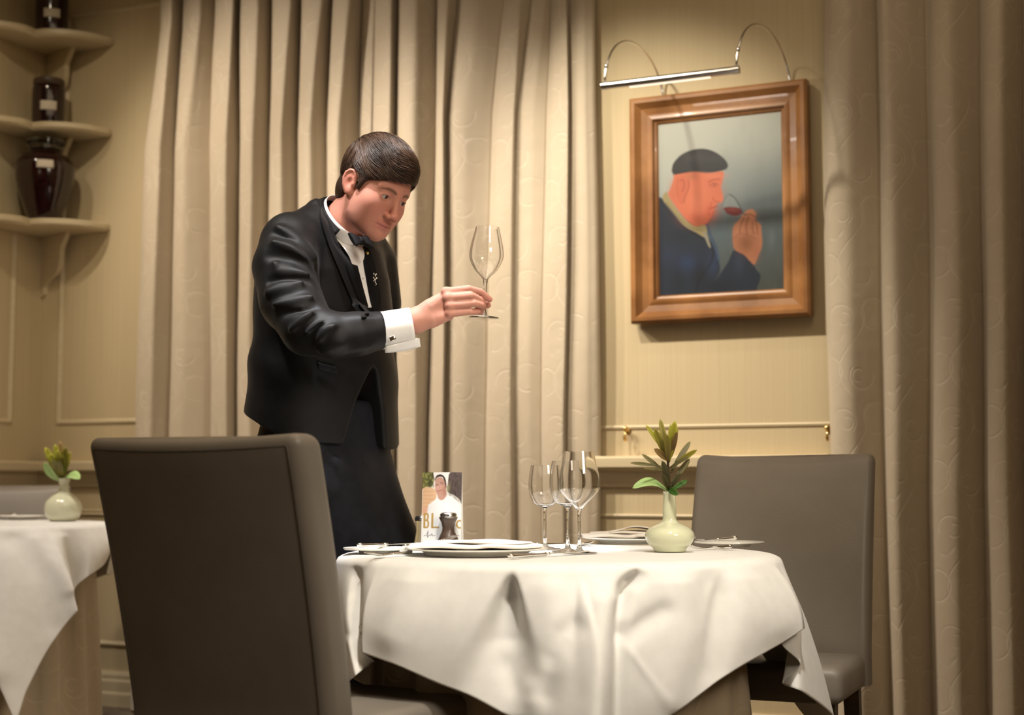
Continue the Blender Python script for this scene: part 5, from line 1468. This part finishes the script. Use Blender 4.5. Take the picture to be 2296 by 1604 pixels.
for k in range(7500):
    v = r3.normal(size=3); v /= np.linalg.norm(v)
    if v[2] < -0.55: continue
    p = HC + v * HR
    if p[2] < hl_at(p) + 0.006: continue
    L = r3.uniform(0.045, 0.085) * (0.45 if (p[1] < 0.0 and p[2] < 0.02) else 1.0)
    n = 9; w0 = r3.uniform(0.0006, 0.0013); off0 = r3.uniform(0.0004, 0.0034); path = []
    wob = r3.uniform(-0.30, 0.30)
    for i in range(n):
        t = i / (n - 1)
        s_, nn = surf(p, off0 * math.sin(PI * min(1, t * 0.9 + 0.1)) + 0.0006)
        lim = hl_at(s_)
        if s_[2] < lim - 0.004: break
        path.append(s_)
        dd = flow(s_) + wob * np.cross(nn, flow(s_)) * t; dd -= nn * (dd @ nn); dd /= np.linalg.norm(dd) + 1e-9
        p = s_ + dd * L / n
    if len(path) < 4: continue
    path = np.array(path); m = len(path)
    rr = w0 * np.interp(np.linspace(0, 1, m), [0, 0.15, 0.7, 1], [0.3, 1, 0.8, 0.1])
    g = tube(path, rr, 4, flat=0.6)
    base = np.array([0.066, 0.036, 0.022]) * r3.uniform(0.75, 1.25) * (1 + 0.5 * math.sin(path[0][0] * 230 + path[0][2] * 160 + 2 * math.sin(path[0][1] * 50)))
    SF += [tuple(i + cnt for i in f) for f in g[1]]; SV.append(g[0]); SC.append(np.tile(base, (len(g[0]), 1))); cnt += len(g[0])
locks = obj('locks', (np.concatenate(SV), SF), M['hair'], hair, col=np.concatenate(SC), kind='stuff')

# ---------------------------------------------------------------- jacket
Lx = np.array([-0.643, -0.766, 0.0]); Fx = np.array([0.766, -0.643, 0.0])      # the man's right, the man's front
LEV = [  # pixel row, left px, right px, distance
 (470, 700, 790, 3.70), (500, 668, 815, 3.70), (560, 606, 846, 3.71), (620, 592, 860, 3.72), (700, 588, 868, 3.74), (780, 586, 872, 3.76), (860, 578, 876, 3.78), (930, 570, 878, 3.80), (1010, 570, 880, 3.82)]
lz = []; lc = []; la_ = []; lb = []
for py, l, r, Y in LEV:
    a = P(l, py, Y); b = P(r, py, Y); half = (b[0] - a[0]) / 2
    k = half / 0.158
    lz.append(a[2]); lc.append((a + b) / 2); la_.append(0.200 * k); lb.append(0.124 * k)
o = np.argsort(lz); lz = np.array(lz)[o]; lc = np.array(lc)[o]; la_ = np.array(la_)[o]; lb = np.array(lb)[o]
def torso(p, grow=0.0):
    z = p[:, 2]; zc_ = np.clip(z, lz[0], lz[-1])
    cx = np.interp(zc_, lz, lc[:, 0]); cyy = np.interp(zc_, lz, lc[:, 1]); a = np.interp(zc_, lz, la_) + grow; b = np.interp(zc_, lz, lb) + grow
    dx = p[:, 0] - cx; dy = p[:, 1] - cyy
    u = dx * Lx[0] + dy * Lx[1]; v = dx * Fx[0] + dy * Fx[1]
    pw = 2.35
    r = ((np.abs(u) / a) ** pw + (np.abs(v) / b) ** pw) ** (1 / pw)
    return (r - 1) * np.minimum(a, b)
SR = p3(652, 530, 3.59); SL = p3(826, 560, 3.83)
ARM = [p3(648, 548, 3.575), p3(640, 600, 3.53), p3(652, 670, 3.485), p3(690, 738, 3.44), p3(740, 752, 3.425), p3(800, 747, 3.435), p3(858, 741, 3.452)]
ARR = [0.072, 0.078, 0.074, 0.066, 0.056, 0.050, 0.0455]
LARM = [p3(838, 590, 3.87), p3(850, 680, 3.93), p3(848, 760, 3.97), p3(850, 880, 3.95)]
def seg3(p, a, b, w):
    return np.exp(-(segdist(p, a, b) / w) ** 2)
WR_ = [ # folds on the sleeve and chest: pixel polyline, distance, width m, height m (+ridge, -valley)
 (((608, 496), (663, 536), (710, 575)), 3.50, 0.013, 0.008), (((606, 515), (655, 545)), 3.49, 0.010, -0.007), (((597, 533), (655, 556), (720, 598)), 3.46, 0.012, 0.009), (((600, 570), (660, 582), (700, 600)), 3.45, 0.013, -0.009),
 (((616, 590), (622, 607), (665, 610), (722, 616)), 3.44, 0.009, 0.009), (((605, 630), (660, 628), (715, 632)), 3.43, 0.011, -0.009), (((600, 656), (652, 648), (690, 622)), 3.42, 0.010, 0.009), (((603, 684), (655, 678), (735, 652)), 3.40, 0.010, 0.010),
 (((620, 705), (680, 700), (735, 672)), 3.39, 0.009, -0.008), (((650, 740), (697, 700), (725, 676), (748, 698)), 3.37, 0.009, 0.009), (((668, 762), (712, 722), (752, 706)), 3.36, 0.008, 0.009), (((672, 745), (705, 715)), 3.36, 0.007, -0.008), (((692, 788), (728, 742), (760, 722)), 3.36, 0.010, 0.008),
 (((590, 640), (606, 730), (640, 790)), 3.50, 0.014, 0.006), (((745, 792), (850, 776)), 3.40, 0.012, 0.004), (((780, 722), (845, 712)), 3.40, 0.012, 0.003), (((705, 800), (765, 772)), 3.38, 0.012, 0.006),
 (((712, 600), (716, 680), (735, 700)), 3.50, 0.010, -0.010), (((700, 860), (780, 900)), 3.64, 0.02, 0.004), (((690, 920), (770, 940)), 3.64, 0.02, -0.004)]
WR3 = [([p3(*a, Y) for a in pl], w, h) for pl, Y, w, h in WR_]
HEMP = np.array([(540, 922), (600, 938), (650, 953), (700, 972), (745, 985), (790, 985), (812, 960), (824, 900)], float)
def jacket_sdf(p):
    d = torso(p)
    z = p[:, 2]
    # shoulders and neck slope
    d = smax(d, z - (P(735, 452, 3.7)[2]), 0.02)
    sh = chain(p, [SR, p3(742, 508, 3.70), SL], [0.058, 0.056, 0.054])
    d = smin(d, sh, 0.03)
    d = smin(d, chain(p, [p3(748, 478, 3.690), p3(700, 500, 3.66)], [0.043, 0.040]), 0.02)
    arm = chain(p, ARM, ARR, 0.01)
    for pl, w, h in WR3: arm = arm - 1.15 * h * np.exp(-(chain(p, pl, [0.0] * len(pl)) / w) ** 2)
    d = smin(d, arm, 0.020)
    d = smin(d, chain(p, LARM, [0.062, 0.060, 0.054, 0.048]), 0.02)
    # soft body folds
    d = d - 0.004 * np.sin(z * 34 + p[:, 0] * 22) * np.exp(-((z - 1.22) / 0.08) ** 2)
    # sleeve end
    e1, e0 = ARM[-1], ARM[-2]; ax = (e1 - e0) / np.linalg.norm(e1 - e0)
    cutp = (p - e1) @ ax; nearc = np.linalg.norm(p - e1, axis=1) < 0.10
    d = np.where(nearc, smax(d, cutp, 0.003), d)
    # opening for neck
    ntop = NECK_B + (NECK_T - NECK_B) * 0.2
    nk = cap(p, p3(782, 540, 3.655), p3(770, 430, 3.66), 0.052, 0.066)
    d = smax(d, -nk, 0.006)
    # hem, curved up in front: cut in the man's own frame (v = forward)
    c0 = lc[0]; v = (p[:, 0] - c0[0]) * Fx[0] + (p[:, 1] - c0[1]) * Fx[1]; u = (p[:, 0] - c0[0]) * Lx[0] + (p[:, 1] - c0[1]) * Lx[1]
    zh = np.interp(v, [-0.16, -0.08, 0.0, 0.06, 0.12, 0.2], [1.112, 1.092, 1.060, 1.028, 1.005, 1.000]) - 0.012 * (u < 0) + 0.0
    d = smax(d, (zh - z), 0.004)
    # cutaway between the fronts
    w = np.interp(z, [0.95, 1.10, 1.19, 1.22], [0.085, 0.050, 0.010, -0.02])
    un = np.abs(u + 0.015)
    notch = np.maximum(un - w, 0.055 - v)
    d = smax(d, -notch, 0.012)
    return d
Vj, Qj = sdf_mesh(jacket_sdf, (-0.80, 3.26, 0.92), (-0.10, 4.10, 1.72), 0.0038, B=10, slack=1.4)
def relax(V, Q, it=2):
    V = V.copy(); n = len(V)
    for _ in range(it):
        acc = np.zeros_like(V); c = np.zeros(n)
        for a, b in ((0, 1), (1, 2), (2, 3), (3, 0)):
            np.add.at(acc, Q[:, a], V[Q[:, b]]); np.add.at(c, Q[:, a], 1)
            np.add.at(acc, Q[:, b], V[Q[:, a]]); np.add.at(c, Q[:, b], 1)
        V = V * 0.5 + 0.5 * acc / np.maximum(c, 1)[:, None]
    return V
Vj = relax(Vj, Qj, 1)
jacket = obj('jacket', (Vj, Qj), M['wool'], person)
bvhJ = BVHTree.FromPolygons([tuple(v) for v in Vj], [tuple(int(i) for i in f) for f in Qj])

def patch(name, poly, mat, parent, off, t=0.0018, step=4.0, smooth_out=True, bvh=None, lead=0.0, curl=0.0):
    """cloth panel laid on the jacket: an outline seen on the front is dropped onto the real surface"""
    poly = np.array(poly, float)
    if smooth_out: poly = smooth_path(np.vstack([poly, poly[:1]]), 4)[:-1]
    x0, y0 = poly.min(0) - step; x1, y1 = poly.max(0) + step
    xs = np.arange(x0, x1 + step, step); ys = np.arange(y0, y1 + step, step)
    G = np.stack(np.meshgrid(xs, ys, indexing='ij'), -1)
    flat = G.reshape(-1, 2)
    ins = inpoly(flat, poly); sd = polydist(flat, poly) * np.where(ins, -1, 1)
    keep = (sd < step * 0.72)
    # snap outside ring to the outline
    P2 = flat.copy()
    for i in np.where(keep & (np.abs(sd) < step * 0.72))[0]:
        best = None
        for j in range(len(poly)):
            a = poly[j]; b = poly[(j + 1) % len(poly)]; ab = b - a
            tt = np.clip(((flat[i] - a) @ ab) / (ab @ ab + 1e-9), 0, 1); q = a + tt * ab; dd = np.linalg.norm(q - flat[i])
            if best is None or dd < best[0]: best = (dd, q)
        P2[i] = best[1]
    pos = np.full((len(flat), 3), np.nan)
    bv = bvh or bvhJ
    for i in np.where(keep)[0]:
        d = Vector(raydir(*P2[i])).normalized()
        hit = bv.ray_cast(Vector((0, 0, CZ)), d)
        if hit[0] is None:
            continue
        pos[i] = np.array(hit[0]) + np.array(hit[1]) * 0.25 * off - np.array(d) * off
    ok = ~np.isnan(pos[:, 0]); n1, n2 = len(xs), len(ys)
    idx = np.arange(n1 * n2).reshape(n1, n2)
    q = np.stack([idx[:-1, :-1], idx[:-1, 1:], idx[1:, 1:], idx[1:, :-1]], -1).reshape(-1, 4)
    q = q[ok[q].all(1)]
    if len(q) == 0: return None
    # drop quads spanning a depth jump
    dY = pos[q][:, :, 1].max(1) - pos[q][:, :, 1].min(1); q = q[dY < 0.03]
    used = np.unique(q); mp = -np.ones(len(flat), int); mp[used] = np.arange(len(used))
    Vp = pos[used]; Qp = mp[q]
    Vp = relax(Vp, Qp, 1) * 0.5 + Vp * 0.5
    g = thick((Vp, [tuple(f) for f in Qp]), t)
    return obj(name, g, mat, parent)

def drop(px, py, off):
    d = Vector(raydir(px, py)).normalized(); hit = bvhJ.ray_cast(Vector((0, 0, CZ)), d)
    return (np.array(hit[0]) if hit[0] is not None else P(px, py, 3.6)) - np.array(d) * off
def strip(name, A, B, mat, parent, off, t=0.0022, m=9, k=6, belly=0.003, fix=None):
    """a cloth band between two edges seen on the front, laid on the jacket"""
    A = smooth_path(A, k); B = smooth_path(B, k); n = len(A)
    B = B[np.linspace(0, len(B) - 1, n).round().astype(int)]
    G = np.zeros((n, m, 3))
    for i in range(n):
        for j in range(m):
            w = j / (m - 1); q = A[i] * (1 - w) + B[i] * w
            G[i, j] = drop(q[0], q[1], off + belly * math.sin(PI * w))
    # even out the distance from the viewer so the band lies smooth
    for _ in range(6):
        G[1:-1, :, 1] = 0.5 * G[1:-1, :, 1] + 0.25 * (G[:-2, :, 1] + G[2:, :, 1])
        G[:, 1:-1, 1] = 0.5 * G[:, 1:-1, 1] + 0.25 * (G[:, :-2, 1] + G[:, 2:, 1])
    return obj(name, thick(grid(G), t), mat, parent, angle=50)
strip('lapel', [(720, 453), (717, 478), (722, 505), (731, 534), (739, 556), (753, 590), (776, 645), (796, 690), (812, 714)],
      [(744, 450), (754, 482), (766, 520), (778, 560), (789, 600), (799, 640), (808, 670), (816, 694), (822, 712)], M['wool'], jacket, 0.006, 0.003)
strip('lapel_facing', [(746, 470), (754, 505), (763, 545), (773, 590), (785, 625), (797, 655), (809, 685), (818, 706)],
      [(757, 466), (770, 505), (784, 548), (799, 595), (811, 640), (819, 670), (824, 688), (827, 704)], M['satin'], jacket, 0.011, 0.003)
strip('lapel_facing', [(806, 556), (812, 580), (819, 615), (824, 645), (829, 672), (836, 698)],
      [(820, 552), (832, 572), (841, 605), (848, 640), (852, 670), (852, 694)], M['satin'], jacket, 0.008, 0.0025)
patch('pocket_flap', [(712, 812), (752, 822), (756, 838), (714, 828)], M['wool'], jacket, 0.004, 0.002, smooth_out=False)
#patch('sleeve_button', [(846, 786), (851, 784), (853, 790), (848, 792)], M['satin'], jacket, 0.003, 0.002, 1.5)

# brooch and pin on the far lapel
def on_jacket(px, py, off=0.010):
    d = Vector(raydir(px, py)).normalized(); hit = bvhJ.ray_cast(Vector((0, 0, CZ)), d)
    return np.array(hit[0]) - np.array(d) * off
def beadg(c, r, sx=1, sz=1): 
    return move(lathe([(0.0001, -r), (r * 0.6, -r * 0.8), (r, 0), (r * 0.6, r * 0.8), (0.0001, r)], 12), Matrix.Translation(tuple(c)) @ Matrix.Diagonal((sx, 1, sz, 1)))
gs = []
for dx, dy, r in ((0, 0, 3.2), (4, -3, 2.4), (-3, -4, 2.4), (1, -9, 2.8), (-2, -13, 2.2), (3, -12, 2.2), (1, 6, 2.4), (3, 10, 2.2), (1, 13, 1.8), (-3, 3, 2.0)):
    gs.append(beadg(on_jacket(840 + dx, 627 + dy, 0.012), r / 900.0))
obj('brooch', join(*gs), M['silver'], person)
obj('lapel_pin', beadg(on_jacket(824, 568, 0.013), 0.0042), M['brass'], person)

# ---------------------------------------------------------------- collar, bow tie, cuff
def ring_path(c, ax_m, ax_l, rm, rl, n=40, gap=0.0):
    a = np.linspace(gap, 2 * PI - gap, n)
    return np.array([c + ax_m * rm * math.cos(t) + ax_l * rl * math.sin(t) for t in a])
cb = p3(772, 493, 3.672)
mdir = Fx * 0.60 + np.array([0, 0, -0.80]); mdir /= np.linalg.norm(mdir)
up_ = Fx * 0.80 + np.array([0, 0, 0.60])
rows = []
for k, (h, s) in enumerate(((-0.022, 1.04), (-0.010, 1.03), (0.004, 1.0), (0.014, 0.985))):
    rows.append(ring_path(cb + up_ * h, mdir, Lx, 0.074 * s, 0.0625 * s, 56, 0.03))
obj('shirt_collar', thick(grid(np.array(rows)), 0.0025), M['shirt'], person)
rows = []
for k, (h, s_) in enumerate(((-0.050, 1.32), (-0.030, 1.20), (-0.012, 1.11), (-0.002, 1.08), (-0.006, 1.12), (-0.022, 1.22), (-0.040, 1.34))):
    rows.append(ring_path(cb + up_ * h, mdir, Lx, 0.074 * s_, 0.0625 * s_, 48, 0.85))
obj('jacket_collar', thick(grid(np.array(rows)), 0.002), M['wool'], jacket)
# shirt front between collar and lapels
arc = [cb + up_ * -0.020 + mdir * 0.074 * 1.02 * math.cos(t) + Lx * 0.0625 * 1.02 * math.sin(t) for t in np.linspace(0.80, -0.9, 16)]
arc2 = [drop(x, 590, 0.004) for x in np.linspace(788, 824, 16)]; arc3 = [drop(x, 640, 0.004) for x in np.linspace(797, 828, 16)]; arc4 = [drop(x, 690, 0.004) for x in np.linspace(812, 836, 16)]
rows = []
for i in range(16):
    pth = smooth_path([arc[i], (arc[i] + arc2[i]) / 2 + Fx * 0.006, arc2[i], arc3[i], arc4[i]], 7); rows.append(pth)
obj('shirt_front', thick(grid(np.array(rows)), 0.002), M['shirt'], person)
for (x_, y_) in ((806, 588), (813, 625)):
    obj('shirt_stud', beadg(drop(x_, y_, 0.0075), 0.0026), M['silver'], person)
bt = p3(809, 540, 3.565)
def bow():
    gs = []
    for sgn, L in ((1, 0.031), (-1, 0.033)):
        V = []
        for i in range(15):
            s = i / 14.0; x = s * L
            hh = 0.0075 + 0.0145 * min(1, s * 1.35) ** 1.1 - 0.003 * max(0, s - 0.8) * 5 * 0.4; tt = 0.0045 + 0.004 * math.sin(PI * s)
            row = []
            for a in np.linspace(0, 2 * PI, 20, endpoint=False):
                cx = math.copysign(abs(math.cos(a)) ** 0.5, math.cos(a)); sz = math.copysign(abs(math.sin(a)) ** 0.7, math.sin(a))
                row.append((sgn * x, tt * sz * (1 - 0.25 * abs(cx)) + 0.003 * math.sin(cx * 5) * (1 - s), hh * cx))
            V.append(row)
        V = np.array(V); m, n, _ = V.shape; idx = np.arange(m * n).reshape(m, n); nx_ = np.roll(idx, -1, 1)
        q = [tuple(f) for f in np.stack([idx[:-1], idx[1:], nx_[1:], nx_[:-1]], -1).reshape(-1, 4)] + [tuple(idx[0]), tuple(idx[-1][::-1])]
        gs.append((V.reshape(-1, 3), q))
    return gs
# bow frame: x across the chest, y out of the chest, z up along it
zb_ = -mdir * 0.9; fy = np.cross(zb_, Lx); fy /= np.linalg.norm(fy)
if fy @ Fx < 0: fy = -fy
zz_ = np.cross(Lx, fy); zz_ = zz_ if zz_[2] > 0 else -zz_
BM = Matrix(((Lx[0], fy[0], zz_[0], bt[0]), (Lx[1], fy[1], zz_[1], bt[1]), (Lx[2], fy[2], zz_[2], bt[2]), (0, 0, 0, 1)))
bow_t = obj('bow_tie', join(*bow()), M['satin'], person, M=BM, angle=60)
obj('knot', rbox(0.017, 0.017, 0.019, 0.005, 3), M['satin'], bow_t)
# cuff
e1, e0 = p3(850, 742, 3.452), p3(924, 729, 3.463)
ax = e0 - e1; L_ = np.linalg.norm(ax); ax /= L_; s1_ = np.cross(ax, [0, 1.0, 0]); s1_ /= np.linalg.norm(s1_); s2_ = np.cross(s1_, ax)
rows = []
for k in range(10):
    t = k / 9; c = e1 + ax * L_ * (t if t < 1 else 1.0)
    r = 0.0445 - 0.002 * t
    row = []
    for a in np.linspace(0, 2 * PI, 60, endpoint=False):
        dn = -s1_[2] * math.cos(a)      # 1 underneath
        rr = r * (1 + 0.04 * math.sin(3 * a))
        row.append(c + s1_ * rr * math.cos(a) + s2_ * rr * 0.84 * math.sin(a))
    rows.append(row)
rows = np.array(rows)
cuff = obj('shirt_cuff', thick(grid(rows.transpose(1, 0, 2), True), 0.0022), M['shirt'], person)
# french cuff edges meeting underneath, slightly open at the front
dwn = s1_ if s1_[2] < 0 else -s1_; out_ = s2_ if s2_[1] < 0 else -s2_
tab = []
for k in range(12):
    t = k / 11; c = e1 + ax * (L_ * (0.06 + 1.0 * t))
    row = []
    for j in range(6):
        u = j / 5; row.append(c + dwn * (0.0400 + 0.0125 * u + 0.003 * math.sin(PI * t) * u - 0.006 * t * (1 - u)) + out_ * (0.013 - 0.012 * u + 0.002 * t))
    tab.append(row)
obj('cuff_tab', thick(grid(np.array(tab)), 0.003), M['shirt'], cuff)
tab2 = np.array(tab) + (-out_) * 0.010 + ax * 0.006
obj('cuff_tab', thick(grid(tab2), 0.003), M['shirt'], cuff)
ck = p3(880, 759, 3.417)
LM = Matrix(((ax[0], -out_[0], dwn[0], ck[0]), (ax[1], -out_[1], dwn[1], ck[1]), (ax[2], -out_[2], dwn[2], ck[2]), (0, 0, 0, 1)))
obj('cufflink', rbox(0.014, 0.005, 0.011, 0.0012, 2), M['silver'], cuff, M=LM @ Matrix.Rotation(0.25, 4, 'Y'))

# ---------------------------------------------------------------- trousers and shoes
TW = [((700, 985), (800, 1090), 3.66, 0.02, 0.010), ((720, 1020), (850, 1180), 3.66, 0.02, -0.010), ((760, 1040), (880, 1180), 3.68, 0.02, 0.008), ((700, 1040), (790, 1220), 3.66, 0.022, 0.010)]
TW3 = [(p3(*a, Y), p3(*b, Y), w, h) for a, b, Y, w, h in TW]
def trouser_sdf(p):
    pel = ell(p, lc[0] + np.array([0.0, 0.01, -0.03]), (0.150, 0.150, 0.16))
    c0 = p3(724, 1000, 3.82); q = p - c0; u = q @ Lx; v = q @ Fx
    z = p[:, 2]
    r = ((np.abs(u) / 0.175) ** 2.3 + (np.abs(v) / 0.118) ** 2.3) ** (1 / 2.3); pel = (r - 1) * 0.118
    pel = smax(smax(pel, z - 1.12, 0.02), 0.90 - z, 0.05)
    a = chain(p, [HIPR + np.array([0, 0, 0.02]), KNR, ANR + np.array([0, 0.0, 0.02])], [0.100, 0.078, 0.060])
    b = chain(p, [HIPL + np.array([0.0, 0, 0.02]), KNL, ANL + np.array([0, 0.0, 0.02])], [0.098, 0.078, 0.060])
    d = smin(smin(pel, a, 0.06), b, 0.06)
    d = smin(d, chain(p, [p3(735, 1080, 3.80), p3(850, 1300, 3.92)], [0.10, 0.07]), 0.05)
    for s, e, w, h in TW3: d = d - h * seg3(p, s, e, w)
    return smax(d, 0.055 - z, 0.003)
Vt, Qt = sdf_mesh(trouser_sdf, (-0.80, 3.50, 0.0), (0.0, 4.20, 1.20), 0.0065, B=9, slack=1.4)
obj('trousers', (relax(Vt, Qt, 2), Qt), M['trouser'], person)
for an in (ANR, ANL):
    f = np.array([0.80, -0.60, 0.0]); s_ = np.array([-0.6, -0.8, 0])
    def shoe(p, an=an):
        q = p - np.array([an[0], an[1], 0.0]); x = q @ f; y = q @ s_; z = q[:, 2]; l = np.stack([x, y, z], 1)
        d = cap(l, (-0.05, 0, 0.045), (0.02, 0, 0.06), 0.038, 0.045)
        d = smin(d, cap(l, (0.05, 0, 0.035), (0.175, 0, 0.022), 0.042, 0.034), 0.03)
        d = smin(d, cap(l, (0, 0, 0.06), (0, 0, 0.11), 0.042), 0.02)
        return smax(d, 0.002 - z, 0.002)
    Vs, Qs = sdf_mesh(shoe, (an[0] - 0.25, an[1] - 0.25, -0.01), (an[0] + 0.25, an[1] + 0.25, 0.17), 0.006, B=8)
    obj('shoe', (relax(Vs, Qs, 1), Qs), M['shoe'], person)
